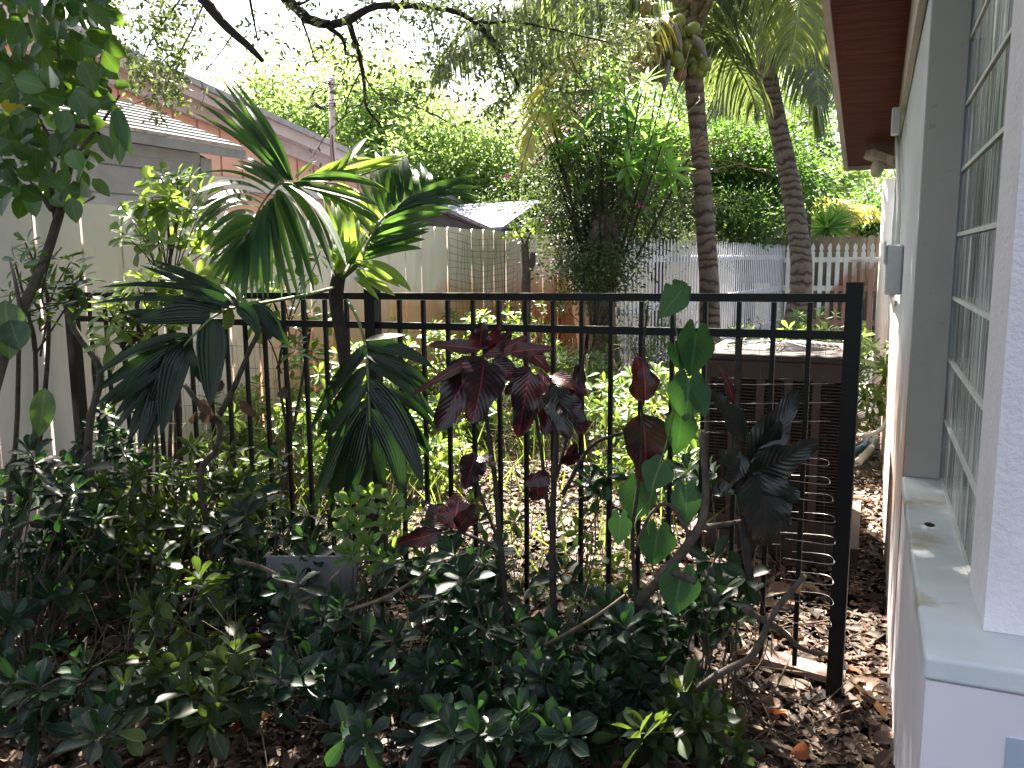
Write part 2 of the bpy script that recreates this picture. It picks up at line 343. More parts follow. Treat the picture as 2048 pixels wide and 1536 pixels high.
def rustlow(t, col):
    g = t.nodes.new('ShaderNodeNewGeometry'); s = t.nodes.new('ShaderNodeSeparateXYZ'); t.links.new(g.outputs['Position'], s.inputs[0])
    f = math_(t, 'ADD', math_(t, 'MULTIPLY', math_(t, 'SUBTRACT', 1.0, s.outputs[2]), 2.5), math_(t, 'MULTIPLY', math_(t, 'SUBTRACT', noise(t, 1.5, 3), .45), 5))
    f = math_(t, 'ADD', f, math_(t, 'MULTIPLY', math_(t, 'ADD', s.outputs[0], .55), 2.2)); f = math_(t, 'MINIMUM', math_(t, 'MAXIMUM', f, 0), .85); return mixc(t, math_(t, 'MULTIPLY', f, math_(t, 'LESS_THAN', s.outputs[2], 1.45)), col, (.3, .12, .05))
M['picket'] = solid('white_picket_paint', (.68, .66, .62), (.82, .81, .78), 6, .7, .3, .003, extra=rustlow)
M['lilac'] = solid('lilac_picket_paint', (.68, .67, .72), (.8, .79, .84), 6, .7, .3, .003, extra=rustlow)
M['brownboard'] = solid('weathered_board', (.12, .09, .065), (.24, .19, .14), 5, .9, .5, .006, stretch=(1, 1, .15))
M['greyboard'] = solid('grey_siding_paint', (.12, .135, .15), (.18, .2, .215), 6, .6, .3, .002)
M['shingle'] = solid('pale_shingle', (.13, .13, .14), (.34, .33, .34), 14, .9, .7, .006)
M['blueshingle'] = solid('blue_grey_shingle', (.1, .105, .15), (.28, .29, .36), 10, .8, .5, .006)
M['darkwall'] = solid('dark_shed_wall', (.035, .04, .05), (.07, .075, .09), 6, .7, .2)
M['pinkline'] = solid('salmon_groove', (.35, .15, .1), (.42, .19, .13), 3, .7, 0)
M['pink'] = solid('salmon_paint', (.6, .33, .25), (.68, .4, .31), 3, .7, .15)
M['pinktrim'] = solid('pale_pink_trim', (.42, .33, .32), (.52, .43, .42), 5, .7, .15)
M['roofgrey'] = solid('grey_roof', (.26, .25, .27), (.36, .35, .36), 8, .9, .4)
M['cream'] = solid('cream_wall', (.6, .52, .38), (.7, .62, .48), 4, .8, .2)
M['offwhite'] = solid('offwhite_trim', (.4, .385, .36), (.5, .48, .45), 5, .7, .2)
M['red'] = solid('red_trim', (.5, .08, .03), (.6, .12, .05), 5, .6, .1)
M['pvc'] = solid('white_pvc', (.66, .64, .6), (.76, .75, .72), 8, .45, .1)
M['bluepvc'] = solid('blue_pipe_band', (.1, .22, .4), (.14, .3, .5), 8, .45, .1)
M['beige'] = solid('beige_plastic', (.45, .38, .3), (.55, .47, .38), 8, .5, .1)
M['boxgrey'] = solid('pale_grey_metal', (.5, .53, .54), (.6, .63, .64), 8, .5, .1)
def wallx(t, col):
    g = t.nodes.new('ShaderNodeNewGeometry'); s = t.nodes.new('ShaderNodeSeparateXYZ'); t.links.new(g.outputs['Position'], s.inputs[0])
    st = noise(t, 3.0, 5, mapped(t, (1, 5, .35)))
    lowf = math_(t, 'MINIMUM', math_(t, 'MAXIMUM', math_(t, 'MULTIPLY', math_(t, 'SUBTRACT', 1.25, s.outputs[2]), 3), 0), 1)
    a = math_(t, 'MULTIPLY', ramp(t, st, [(.44, (0, 0, 0)), (.56, (1, 1, 1))]), lowf)
    a = math_(t, 'MULTIPLY', a, math_(t, 'GREATER_THAN', s.outputs[1], 3.0))
    col = mixc(t, math_(t, 'MULTIPLY', a, .85), col, (.5, .2, .08))
    b = ramp(t, noise(t, 9, 6, mapped(t, (1, 1, .4))), [(.55, (0, 0, 0)), (.75, (1, 1, 1))])
    return mixc(t, math_(t, 'MULTIPLY', b, .25), col, (.35, .33, .25))
M['wall'] = solid('blue_white_wall', (.46, .49, .54), (.54, .57, .62), 4, .75, 0, .003, extra=wallx)
def grime(t, col):
    b = ramp(t, noise(t, 22, 7), [(.62, (0, 0, 0)), (.7, (1, 1, 1))]); c = ramp(t, noise(t, 5, 6, mapped(t, (1, 1, .3))), [(.5, (0, 0, 0)), (.75, (1, 1, 1))])
    col = mixc(t, math_(t, 'MULTIPLY', c, .3), col, (.3, .28, .22)); return mixc(t, math_(t, 'MULTIPLY', b, .35), col, (.14, .12, .1))
M['jamb'] = solid('grey_green_jamb', (.45, .43, .38), (.5, .48, .43), 4, .75, .2, .002, extra=grime)
M['stucco'] = solid('rough_white_stucco', (.76, .71, .76), (.84, .79, .83), 14, .85, .6, .01)  # white pushed pinker, the lavender sky light put into the colour
def chips(t, col):
    b = ramp(t, noise(t, 34, 3), [(.74, (0, 0, 0)), (.76, (1, 1, 1))]); c = ramp(t, noise(t, 4, 6), [(.45, (0, 0, 0)), (.75, (1, 1, 1))])
    col = mixc(t, math_(t, 'MULTIPLY', c, .2), col, (.45, .44, .5)); return mixc(t, math_(t, 'MULTIPLY', b, .8), col, (.2, .19, .2))
M['lowwall'] = solid('lavender_white_wall', (.74, .68, .75), (.8, .74, .8), 3, .8, 0, .002, extra=chips)  # lavender tint of the sky light mixed into the wall colour
def sillx(t, col):
    b = ramp(t, noise(t, 7, 6), [(.5, (0, 0, 0)), (.68, (1, 1, 1))])
    g = t.nodes.new('ShaderNodeNewGeometry'); s = t.nodes.new('ShaderNodeSeparateXYZ'); t.links.new(g.outputs['Position'], s.inputs[0])
    f = math_(t, 'MULTIPLY', b, math_(t, 'GREATER_THAN', s.outputs[1], 1.95))
    return mixc(t, math_(t, 'MULTIPLY', f, .8), col, (.36, .27, .14))
M['sill'] = solid('painted_sill', (.56, .6, .62), (.66, .69, .71), 8, .7, .4, .003, extra=sillx)
M['mortar'] = solid('white_mortar', (.6, .6, .57), (.72, .72, .69), 20, .8, .5, .003)
M['beam'] = solid('beige_beam', (.42, .38, .32), (.52, .47, .4), 6, .7, .2)
def soffitm():
    m, t, out = newmat('stained_plank'); p = t.nodes.new('ShaderNodeBsdfPrincipled')
    n = noise(t, 3, 6, mapped(t, (1.2, 14, 1)), .7); n2 = noise(t, 2.5, 3)
    col = ramp(t, n, [(.25, (.03, .006, .004)), (.5, (.1, .022, .014)), (.75, (.2, .055, .032))])
    col = mixc(t, math_(t, 'MULTIPLY', n2, .5), col, (.1, .035, .02))
    g = t.nodes.new('ShaderNodeNewGeometry'); s = t.nodes.new('ShaderNodeSeparateXYZ'); t.links.new(g.outputs['Position'], s.inputs[0])
    j = math_(t, 'LESS_THAN', math_(t, 'FRACT', math_(t, 'MULTIPLY', s.outputs[1], 4.2)), .03)
    col = mixc(t, j, col, (.02, .01, .008))
    t.links.new(col, p.inputs['Base Color']); p.inputs['Roughness'].default_value = .7; p.inputs['Specular IOR Level'].default_value = .12; t.links.new(bump(t, n, .3, .003), p.inputs['Normal'])
    t.links.new(p.outputs[0], out.inputs[0]); return m
M['soffit'] = soffitm()
def glassm():
    m, t, out = newmat('wavy_glass_block'); p = t.nodes.new('ShaderNodeBsdfPrincipled')
    n = noise(t, 6, 3, mapped(t, (1, 14, .35))); n2 = noise(t, 3, 4, mapped(t, (1, 22, .8)))
    n2 = math_(t, 'ADD', n2, math_(t, 'MULTIPLY', math_(t, 'SUBTRACT', N(t, 'ShaderNodeAttribute', attribute_name='rnd').outputs['Fac'], .5), .09)); col = ramp(t, n2, [(.38, (.04, .055, .045)), (.46, (.22, .25, .235)), (.53, (.42, .45, .44)), (.6, (.85, .88, .87))])  # dark and bright vertical streaks in the base colour imitate reflections
    t.links.new(col, p.inputs['Base Color']); p.inputs['Roughness'].default_value = .07; p.inputs['IOR'].default_value = 1.5
    t.links.new(bump(t, n, .9, .02), p.inputs['Normal']); t.links.new(p.outputs[0], out.inputs[0]); return m
M['glass'] = glassm()
def soilm():
    m, t, out = newmat('leaf_mulch'); p = t.nodes.new('ShaderNodeBsdfPrincipled')
    v = t.nodes.new('ShaderNodeTexVoronoi'); v.inputs['Scale'].default_value = 48
    g = t.nodes.new('ShaderNodeNewGeometry'); t.links.new(g.outputs['Position'], v.inputs['Vector'])
    r = t.nodes.new('ShaderNodeSeparateColor'); t.links.new(v.outputs['Color'], r.inputs[0])
    col = ramp(t, r.outputs[0], [(0, (.05, .035, .027)), (.35, (.1, .07, .053)), (.7, (.18, .13, .1)), (1, (.34, .26, .21))])
    col = mixc(t, math_(t, 'MULTIPLY', noise(t, 3, 5), .5), col, (.13, .1, .08))
    t.links.new(col, p.inputs['Base Color']); p.inputs['Roughness'].default_value = .9
    t.links.new(bump(t, math_(t, 'ADD', v.outputs['Distance'], noise(t, 60, 4)), .9, .02), p.inputs['Normal']); t.links.new(p.outputs[0], out.inputs[0]); return m
M['soil'] = soilm()

# ------------------------------------------------------------------ ground
def gz(x, y): return 0.02*np.sin(x*1.7+1)*np.sin(y*1.3)+.012*np.sin(x*4.1)*np.cos(y*3.7)
mb = MB(); n = 90; gx = np.linspace(-9, 3, n); gy = np.linspace(-3, 20, n); X, Y = np.meshgrid(gx, gy)
V = np.stack([X, Y, gz(X, Y)], -1).reshape(-1, 3); F = [[j*n+i, j*n+i+1, (j+1)*n+i+1, (j+1)*n+i] for j in range(n-1) for i in range(n-1)]
mb.add(V, F); B = 250
mb.add([(-B,-B,-.04),(B,-B,-.04),(B,B,-.04),(-B,B,-.04)], [[0,1,2,3]])
g = mb.build('ground', M['soil']); g['kind'] = 'structure'
mb = MB()
nl = 120000
D = 1.6+9.5*rng.random(nl)**1.6; PX = rng.uniform(-250, 1830, nl)
X = []; Yy = []
A_ = YAW-np.arctan((PX-1024)/FPX); R_ = D/np.cos(np.arctan((PX-1024)/FPX))
X = -np.sin(A_)*R_; Yy = np.cos(A_)*R_; ok = (X < .12) & (X > -3.9) & (Yy > 1.2); X = X[ok]; Yy = Yy[ok]; nl = len(X)
sz = np.where(rng.random(nl) < .06, rng.uniform(.09, .14, nl), .012+.05*rng.random(nl)**1.6)
O = np.stack([X, Yy, gz(X, Yy)+rng.random(nl)**2*.022+.003], -1)
leaves(mb, O, np.stack([rng.normal(size=nl), rng.normal(size=nl), rng.normal(size=nl)*.12], -1), nrm(UP+rng.normal(size=(nl, 3))*.22), sz, sz*rng.uniform(.25, .55, nl), T_LIT)
o = mb.build('leaf_litter', M['litter']); tag(o, 'dry brown fallen leaves carpeting the ground', 'leaf litter', kind='stuff')
mb = MB(); P0 = onz(1745, 640); x1 = .1
mb.add([(-.35, 8.6, .045), (.3, 8.6, .045), (.3, 15.8, .045), (-.35, 15.8, .045), (-.35, 8.6, -.02), (.3, 8.6, -.02), (.3, 15.8, -.02), (-.35, 15.8, -.02)], BOXF)
o = mb.build('path', M['concrete'], smooth=False); o['kind'] = 'structure'

# ------------------------------------------------------------------ house on the right
WX, GX, YW0, YP0, YP1, YW1, YE, ZS = .127, .24, 1.70, 1.86, 2.13, 3.15, 8.0, .765
house = root('white_house', 'white stucco house wall close on the right with glass block window and stained wood soffit', 'house')
def rake(y): return 2.70-.113*(y-4.45)
mb = MB(); polyprism(mb, [(WX, YW1, -.1), (WX, YE, -.1), (WX, YE, rake(YE)+.2), (WX, YW1, rake(YW1)+.2)], (.6, 0, 0)); mb.build('wall', M['wall'], house, False)
mb = MB(); box(mb, WX+.003, GX, YW1-.012, YW1-.001, ZS, 3.1); mb.build('window_reveal', M['jamb'], house, False)
mb = MB(); box(mb, WX+.004, WX+.6, YW0, YW1-.002, -.1, ZS-.05); mb.build('lower_wall', M['lowwall'], house, False)
mb = MB(); box(mb, GX, GX+.5, YP0, YP1, ZS+.001, 3.2); pil = mb.build('pillar', M['stucco'], house, False)
mb = MB(); box(mb, GX+.02, GX+.5, -1.5, YP0-.003, ZS+.6, 3.2)
mb = MB(); box(mb, WX-.002, GX+.45, YW0-.004, YW1-.012, ZS-.048, ZS); si = mb.build('sill', M['sill'], house, False)
bv = si.modifiers.new('b', 'BEVEL'); bv.width = .008; bv.segments = 3
mb = MB(); ca = ony(2014, 1476, YW0-.004); box(mb, ca[0], ca[0]+.12, YW0-.003, YW0+.003, ca[2]-.12, ca[2]); mb.build('painted_patch', M['patch'], house, False)
win = None
mb = MB(); box(mb, GX+.018, GX+.09, YP1, YW1-.012, ZS, 2.41); win = mb.build('window', M['mortar'], house, False)
for j in range(8):
    for i in range(5):
        mb = MB(); y0 = YP1+.006+i*.2035; z0 = ZS+.006+j*.204
        box(mb, GX+.008, GX+.03, y0, y0+.19, z0, z0+.192); o = mb.build('glass_block', M['glass'], win, False)
        bv = o.modifiers.new('b', 'BEVEL'); bv.width = .007; bv.segments = 2
mb = MB()
for j in range(9):
    zc = ZS+j*.204+.0; box(mb, GX+.002, GX+.02, YP1, YW1-.013, zc-.006, zc+.006)
mb.build('mortar_joint', M['mortar'], win, False)
mb = MB(); box(mb, GX-.08, GX+.45, YW0, YW1-.015, 2.42, 3.2); mb.build('lintel', M['wall'], house, False)
mb = MB(); polyprism(mb, [(WX-.03, YW1, 2.40), (WX-.03, YE+.02, 2.31), (WX-.03, YE+.02, rake(YE)+.1), (WX-.03, YW1, rake(YW1)+.1)], (.026, 0, 0)); mb.build('frieze_board', M['beam'], house, False)
y0, y1 = 1.2, 8.12
mb = MB(); polyprism(mb, [(-.25, y0, rake(y0)), (-.25, y1, rake(y1)), (-.25, y1, rake(y1)+.02), (-.25, y0, rake(y0)+.02)], (.9, 0, 0)); mb.build('soffit', M['soffit'], house, False)
mb = MB(); polyprism(mb, [(-.285, y0, rake(y0)-.035), (-.285, y1+.03, rake(y1)-.035), (-.285, y1+.03, rake(y1)+.16), (-.285, y0, rake(y0)+.16)], (.034, 0, 0))
polyprism(mb, [(-.25, y1+.001, rake(y1)-.035), (.7, y1+.001, rake(y1)-.035), (.7, y1+.001, rake(y1)+.14), (-.25, y1+.001, rake(y1)+.14)], (0, .03, 0)); mb.build('fascia', M['pinktrim'], house, False)
mb = MB(); polyprism(mb, [(-.31, y0, rake(y0)+.165), (-.31, y1+.1, rake(y1+.1)+.165), (-.31, y1+.1, rake(y1+.1)+.2), (-.31, y0, rake(y0)+.2)], (4.3, 0, 0)); mb.build('roof', M['roofgrey'], house, False)
mb = MB(); box(mb, WX+.03, 3, YE+.001, 13, -.1, 2.1)
# corner downspout
mb = MB(); a = onx(1775, 350, .075); b = onx(1768, 730, .075); e = onz(1745, 790, .06)
Yd = 8.55; tube(mb, [(.085, Yd, 2.2), (.085, Yd, 1.2), (.085, Yd, .3)], .05, n=14, sm=1)
tube(mb, [(.085, Yd, .31), (.085, Yd, .16), (.05, Yd-.01, .07), (-.05, Yd-.06, .05), (-.2, Yd-.12, .05)], .05, n=14); mb.build('downspout', M['pvc'], house)
place(house, (.3, 3, 0))
# things fixed to the wall
mb = MB(); c = onx(1796, 243, .085); box(mb, c[0]-.035, WX-.032, c[1]-.05, c[1]+.05, c[2]-.075, c[2]+.075)
o = mb.build('junction_box', M['boxgrey'], None, False); tag(o, 'small pale grey electrical box high on the wall under the soffit', 'electrical box', 'electrical boxes on the wall'); bv = o.modifiers.new('b', 'BEVEL'); bv.width = .006
r_ = root('meter_box', 'pale grey electrical box at fence height on the house wall', 'electrical box', 'electrical boxes on the wall')
c2 = onx(1786, 535, .085); mb = MB(); box(mb, c2[0]-.035, WX-.001, c2[1]-.09, c2[1]+.09, c2[2]-.13, c2[2]+.11); o = mb.build('housing', M['boxgrey'], r_, False); bv = o.modifiers.new('b', 'BEVEL'); bv.width = .008
mb = MB(); box(mb, c2[0]-.045, c2[0]-.0355, c2[1]-.095, c2[1]+.095, c2[2]+.02, c2[2]+.125); mb.build('cover', M['boxgrey'], r_, False); place(r_, c2)
mb = MB(); q = [onx(1794, 268, .1), onx(1797, 400, .1), onx(1794, 495, .1)]; tube(mb, q, .012, n=8); P = [c2+np.array([0, 0, -.12]), at(1790, 620, 5.4), at(1793, 690, 5.5), at(1790, 780, 5.6), at(1779, 832, 5.7), at(1758, 862, 5.8), at(1722, 872, 5.95)]
tube(mb, P, .016, .016, n=10); o = mb.build('wall_conduit', M['pvc']); tag(o, 'white conduit running down the wall and curving to the ground', 'conduit')
fl = root('flood_light', 'beige twin flood light with round sensor at the soffit end', 'light')
for (px, py, rz) in ((1752, 312, .5), (1776, 318, -.3)):
    mb = MB(); c = at(px, py, 6.6); ca, sa = math.cos(rz), math.sin(rz)
    obox(mb, c, np.array([ca, sa, -.3])*.066, np.array([-sa, ca, 0])*.06, np.array([.3*ca, .3*sa, 1])*.036); o = mb.build('lamp_head', M['beige'], fl, False); bv = o.modifiers.new('b', 'BEVEL'); bv.width = .01
mb = MB(); c = at(1757, 330, 6.6); tube(mb, [at(1765, 322, 6.6), c, at(1751, 352, 6.6)], [.02, .045, .055, .03], n=12, sm=2); mb.build('motion_sensor', M['beige'], fl)
mb = MB(); tube(mb, [at(1764, 322, 6.6), at(1790, 330, 6.7)], .014, n=8, sm=0); tube(mb, [at(1790, 330, 6.7), at(1790, 300, 6.75)], .012, n=8, sm=0); mb.build('bracket', M['beige'], fl); place(fl, at(1764, 322, 6.6))
mb = MB(); c = onz(1858, 1049, ZS+.012); tube(mb, [c+[-.012, .004, 0], c, c+[.014, -.004, 0]], [.002, .006, .0065, .003], n=8, sm=3); o = mb.build('snail_shell', M['barkdark']); tag(o, 'small dark oval snail shell lying on the stained window sill', 'snail')
# pipe fittings at foot of the wall
r_ = root('pipe_fittings', 'white and blue pipe fittings lying in mulch against the house', 'pipe')
mb = MB(); tube(mb, [onz(1700, 905, .07), onz(1728, 893, .08), onz(1733, 872, .07)], .028, n=10); mb.build('blue_elbow', M['bluepvc'], r_)
mb = MB(); tube(mb, [onz(1715, 925, .06), onz(1740, 900, .09), onz(1752, 876, .1)], .03, n=10); mb.build('white_elbow', M['pvc'], r_)
mb = MB(); tube(mb, [onz(1733, 908, .075), onz(1743, 893, .09)], .036, n=10, sm=0); mb.build('rubber_collar', M['black'], r_); place(r_, onz(1730, 900, 0))

# ------------------------------------------------------------------ black metal fence
FD = np.array([math.cos(-.0523), math.sin(-.0523), 0]); FP = np.array([-.0529, 2.965, 0]); FNn = np.array([-FD[1], FD[0], 0])
def fp(D, z, off=0): return FP-FD*D+FNn*off+np.array([0, 0, z-.0096*D*(z > .5)])
ZT, Z2 = 1.381, 1.2595
bf = root('metal_fence', 'black metal picket fence crossing the garden from board fence to house', 'fence')
for D0, zt in ((0, 1.432), (1.885, 1.445), (3.77, 1.44)):
    mb = MB(); c = fp(D0, 0); obox(mb, fp(D0, 0)+[0, 0, (zt-.012*D0*.8)/2-.05], FD*.0255, FNn*.0255, (0, 0, (zt-.012*D0*.8)/2+.05)); p_ = mb.build('post', M['black'], bf, False)
    t_ = zt-.012*D0*.8
    mb = MB(); cc = fp(D0, 0)+[0, 0, t_]; e = .029
    V = [cc+FD*e*a+FNn*e*b+[0, 0, h_] for h_ in (-.018, .004) for a, b in ((-1,-1),(1,-1),(1,1),(-1,1))]+[cc+FD*e*.6*a+FNn*e*.6*b+[0, 0, .014] for a, b in ((-1,-1),(1,-1),(1,1),(-1,1))]
    mb.add(V, [[0,1,5,4],[1,2,6,5],[2,3,7,6],[3,0,4,7],[4,5,9,8],[5,6,10,9],[6,7,11,10],[7,4,8,11],[8,9,10,11],[3,2,1,0]]); mb.build('post_cap', M['black'], p_, False)
for s0 in (0, 1.885):
    for z in (ZT, Z2):
        mb = MB(); beam(mb, fp(s0+.026, z), fp(s0+1.859, z), .028, .028); mb.build('rail', M['black'], bf, False)
    for k in range(15):
        mb = MB(); Dk = s0+.135+.1154*k; obox(mb, (fp(Dk, ZT-.016)+fp(Dk, .09+.03*(k % 2)*0))/2, FD*.0078, FNn*.0078, (fp(Dk, ZT-.016)-fp(Dk, .09))/2); mb.build('picket', M['black'], bf, False)
place(bf, fp(0, 0))
# welded wire on the back of the fence
wm = root('wire_mesh', 'welded wire mesh fastened behind the black fence with cut ends at its right', 'wire mesh')
mb = MB()
for k, z in enumerate(np.arange(.05, 1.18, .1)):
    P = [fp(D, z+.008*math.sin(D*5+k), .03+.012*math.sin(D*3+k)) for D in np.linspace(1.3, 3.7, 13)]; tube(mb, P, .0011, n=3, sm=0)
for D in np.arange(1.3, 3.7, .051): tube(mb, [fp(D+.01*math.sin(z*4+D*3), z, .03+.01*math.sin(D*3+z*2)) for z in (.02, .4, .8, 1.17)], .001, n=3, sm=0)
mb.build('grid', M['wiredark'], wm)
for k, (py, xl, xr) in enumerate(((805,1400,1668),(843,1400,1665),(880,1400,1662),(920,1540,1660),(956,1560,1662),(990,1560,1668),(1030,1570,1672),(1072,1560,1672),(1110,1585,1670),(1150,1575,1668),(1190,1600,1668),(1232,1600,1664))):
    mb = MB(); t_ = (k+.5)/12; d_ = 2.86+.05*t_; py2 = py-1
    tube(mb, [at(xl, py2-6, d_+.1), at((xl+xr)/2, py2-3, d_+.02), at(xr-12, py2-2+k*.5, d_-.03), at(xr-2, py2+5+k, d_-.05), at(xr-14, py2+9+k*1.3, d_-.07), at(xr-80-k*3, py2+2+k*.6, d_-.06)] if k > 2 else [at(xl, py2-6-30, d_+.1), at(1500, py2-35, d_+.03), at(1600, py2-36, d_), at(xr, py2-37, d_-.02)], .0013, n=4, sm=5)
    mb.build('cut_wire', M['wire'], wm)
mb = MB()
for X0 in np.linspace(1430, 1650, 6): tube(mb, [at(X0, 690, 2.9), at(X0+3, 760, 2.9), at(X0-2, 900, 2.93), at(X0, 1200, 3.05)], .0008, n=3, sm=2)
for y_ in (755, 820, 870): tube(mb, [fp(D, z, .04) for D, z in ((.9, 1.516-(y_-511)/560*1.0), (.5, 1.516-(y_-509)/580*1.0), (.08, 1.516-(y_-505)/610*1.0))], .0009, n=3, sm=2)
mb.build('loose_wire', M['wiredark'], wm); place(wm, fp(1.5, 0))

# ------------------------------------------------------------------ board fence on the left
WF = -3.95
bfn = root('board_fence', 'white dog-eared board fence running back along the left side', 'fence')
def board(mb, x, y0, y1, zt, th=.018, ear=.028):
    polyprism(mb, [(x, y0, 0), (x, y1, 0), (x, y1, zt-ear), (x, y1-ear, zt), (x, y0+ear, zt), (x, y0, zt-ear)], (th, 0, 0))
y = .4; k = 0
while y < 11.0:
    mb = MB(); wd = .138+.012*rng.random() if y > 3.0 else .29; zt = 1.825+rng.normal()*.008; e0 = 0.0
    wd = .275+rng.normal()*.012
    board(mb, WF+rng.normal()*.002, y, y+wd, zt); mb.build('board', M['whiteboard'], bfn, False)
    y += wd+(.008+.012*rng.random() if k != 29 else .07); k += 1
mb = MB()
for z in (.3, .95, 1.6): box(mb, WF-.04, WF-.003, .4, 11.0, z-.04, z+.04)
mb.build('rail', M['seam'], bfn, False)
mb = MB()
for i in range(8):
    P1 = np.array([-3.93+.18*i, 11.02-.3*i, 0]); dd = np.array([.18, -.3, 0])*.95
    polyprism(mb, [P1, P1+dd, P1+dd+[0, 0, 1.76], P1+dd*.5+[0, 0, 1.79], P1+[0, 0, 1.76]], (.012, .006, 0))
mb.build('return_panel', M['whiteboard'], bfn, False)
place(bfn, (WF, 3, 0))
wp = root('garden_netting', 'sagging square wire netting hung on the white board fence', 'wire netting'); mb = MB()
ya, yb = onx(897, 500, WF+.05)[1], onx(1032, 500, WF+.05)[1]; za, zb = 1.78, .9
for i in range(15):
    t_ = i/14; yy = ya+(yb-ya)*t_; tube(mb, [(WF+.05+.03*math.sin(i), yy+.03*math.sin(q_*5+i), za-(za-zb)*q_-(.05*math.sin(t_*PI))) for q_ in np.linspace(0, 1, 6)], .0022, n=3, sm=2)
for i in range(14):
    t_ = i/13; z = za-(za-zb)*t_; tube(mb, [(WF+.05+.02*math.sin(q_*9), ya+(yb-ya)*q_, z-.06*math.sin(q_*PI)+.01*math.sin(q_*12+i)) for q_ in np.linspace(0, 1, 7)], .0022, n=3, sm=2)
mb.build('netting', M['wiredark'], wp); place(wp, (WF+.05, ya, .9))

# narrow lilac picket fence, gothic fence, brown fence
A = np.array([-2.4, 8.55, 0]); Bp = np.array([-1.5, 16.2, 0]); dd = Bp-A; Ln = np.linalg.norm(dd); du = dd/Ln; dn = np.array([-du[1], du[0], 0])
pf = root('picket_fence', 'narrow lilac-white picket fence receding behind the coconut palms', 'fence')
s = 0; 
while s < Ln:
    mb = MB(); c = A+du*s; h_ = 1.70+.012*math.sin(s*9)+rng.normal()*.004; e_ = du*.021
    polyprism(mb, [c-e_, c+e_, c+e_+[0, 0, h_-.05], c+[0, 0, h_+.02], c-e_+[0, 0, h_-.05]], dn*-.008); mb.build('picket', M['lilac'], pf, False); s += .118
mb = MB()
for z in (.35, .95, 1.5): beam(mb, A+dn*.025+[0, 0, z], Bp+dn*.025+[0, 0, z], .035, .08)
mb.build('rail', M['lilac'], pf, False); place(pf, A)
gf = root('gothic_picket_fence', 'white picket fence with pointed tops closing the back of the yard', 'fence')
x = -1.42
while x < .75:
    mb = MB(); h_ = 1.72; w_ = .036
    prof = [(-w_, 0), (w_, 0), (w_, h_-.14), (w_*.45, h_-.125), (w_*1.0, h_-.07), (w_*.7, h_-.03), (0, h_+.02), (-w_*.7, h_-.03), (-w_*1.0, h_-.07), (-w_*.45, h_-.125), (-w_, h_-.14)]
    polyprism(mb, [(x+a, 16.0, b) for a, b in prof], (0, .02, 0)); mb.build('picket', M['picket'], gf, False); x += .138
mb = MB()
for z in (.35, .95, 1.45): box(mb, -1.5, .8, 16.021, 16.06, z-.045, z+.045)
mb.build('rail', M['picket'], gf, False); place(gf, (-.5, 16, 0))
rf = root('brown_board_fence', 'weathered brown board fence standing behind the pointed white pickets', 'fence'); mb = MB(); x = -1.75
while x < 3.0:
    w_ = .135; z = 1.86+rng.normal()*.012
    polyprism(mb, [(x, 16.4, 0), (x+w_, 16.4, 0), (x+w_, 16.4, z-.03), (x+w_-.03, 16.4, z), (x+.03, 16.4, z), (x, 16.4, z-.03)], (0, .018, 0)); x += w_+.012
mb.build('board_panel', M['brownboard'], rf, False); mb = MB(); box(mb, -1.75, 3, 16.42, 16.46, 1.3, 1.4); mb.build('rail', M['brownboard'], rf, False); place(rf, (0, 16.4, 0))

# ------------------------------------------------------------------ buildings beyond the fence
sh = root('grey_shed', 'grey lap-sided garden shed with pale shingle roof behind the white fence', 'shed')
mb = MB(); box(mb, -7.0, -5.05, -1.5, 5.55, -.1, 2.34); mb.build('wall', M['greyboard'], sh, False)
mb = MB()
for k in range(11):
    z = .2+k*.2; polyprism(mb, [(-5.048, -1.5, z), (-5.02, -1.5, z), (-5.04, -1.5, z+.19), (-5.048, -1.5, z+.19)], (0, 6.95, 0))
mb.build('lap_siding', M['greyboard'], sh, False)
mb = MB(); box(mb, -5.06, -5.005, 5.45, 5.57, 0, 2.33); box(mb, -5.05, -5.01, -1.5, 5.45, 2.28, 2.36); mb.build('corner_trim', M['greyboard'], sh, False)
mb = MB(); ex, ez, rx, rz = -4.86, 2.42, -6.0, 2.85
for k in range(9):
    t0, t1 = k/9, (k+1)/9; a = np.array([ex+(rx-ex)*t0, 0, ez+(rz-ez)*t0]); b = np.array([ex+(rx-ex)*t1, 0, ez+(rz-ez)*t1])
    polyprism(mb, [a+[0, -1.7, 0], b+[0, -1.7, 0], b+[0, -1.7, .012], a+[0, -1.7, .028]], (0, 7.5, 0))
polyprism(mb, [(rx, -1.7, rz), (rx-1.2, -1.7, 2.4), (rx-1.2, -1.7, 2.43), (rx, -1.7, rz+.03)], (0, 7.5, 0)); mb.build('roof', M['shingle'], sh, False)
mb = MB(); polyprism(mb, [(ex, -1.7, ez-.075), (ex, 5.82, ez-.075), (ex, 5.82, ez-.003), (ex, -1.7, ez-.003)], (-.02, 0, 0)); polyprism(mb, [(-5.05, 5.58, 2.34), (-6, 5.58, 2.78), (-6.9, 5.58, 2.4), (-6.9, 5.58, 2.34)], (0, -.02, 0)); mb.build('fascia', M['greyboard'], sh, False); place(sh, (-5.5, 3, 0))
ph = root('pink_house', 'salmon pink neighbouring house with grey sloped roof', 'house')
def pr_(y): return 3.78-.141*(y-7.19)
mb = MB(); Y0, Y1 = 3.0, 16.0
polyprism(mb, [(-8, Y0, -.1), (-8, Y1, -.1), (-8, Y1, pr_(Y1)), (-8, Y0, pr_(Y0))], (-6, 0, 0)); mb.build('wall', M['pink'], ph, False)
y = Y0
while y < Y1-.3: mb = MB(); box(mb, -7.998, -7.985, y, y+.012, 2.62, pr_(y)-.28); mb.build('batten', M['pinkline'], ph, False); y += .405
mb = MB(); box(mb, -7.99, -7.9, Y0, Y1, 2.44, 2.6); mb.build('band_board', M['offwhite'], ph, False)
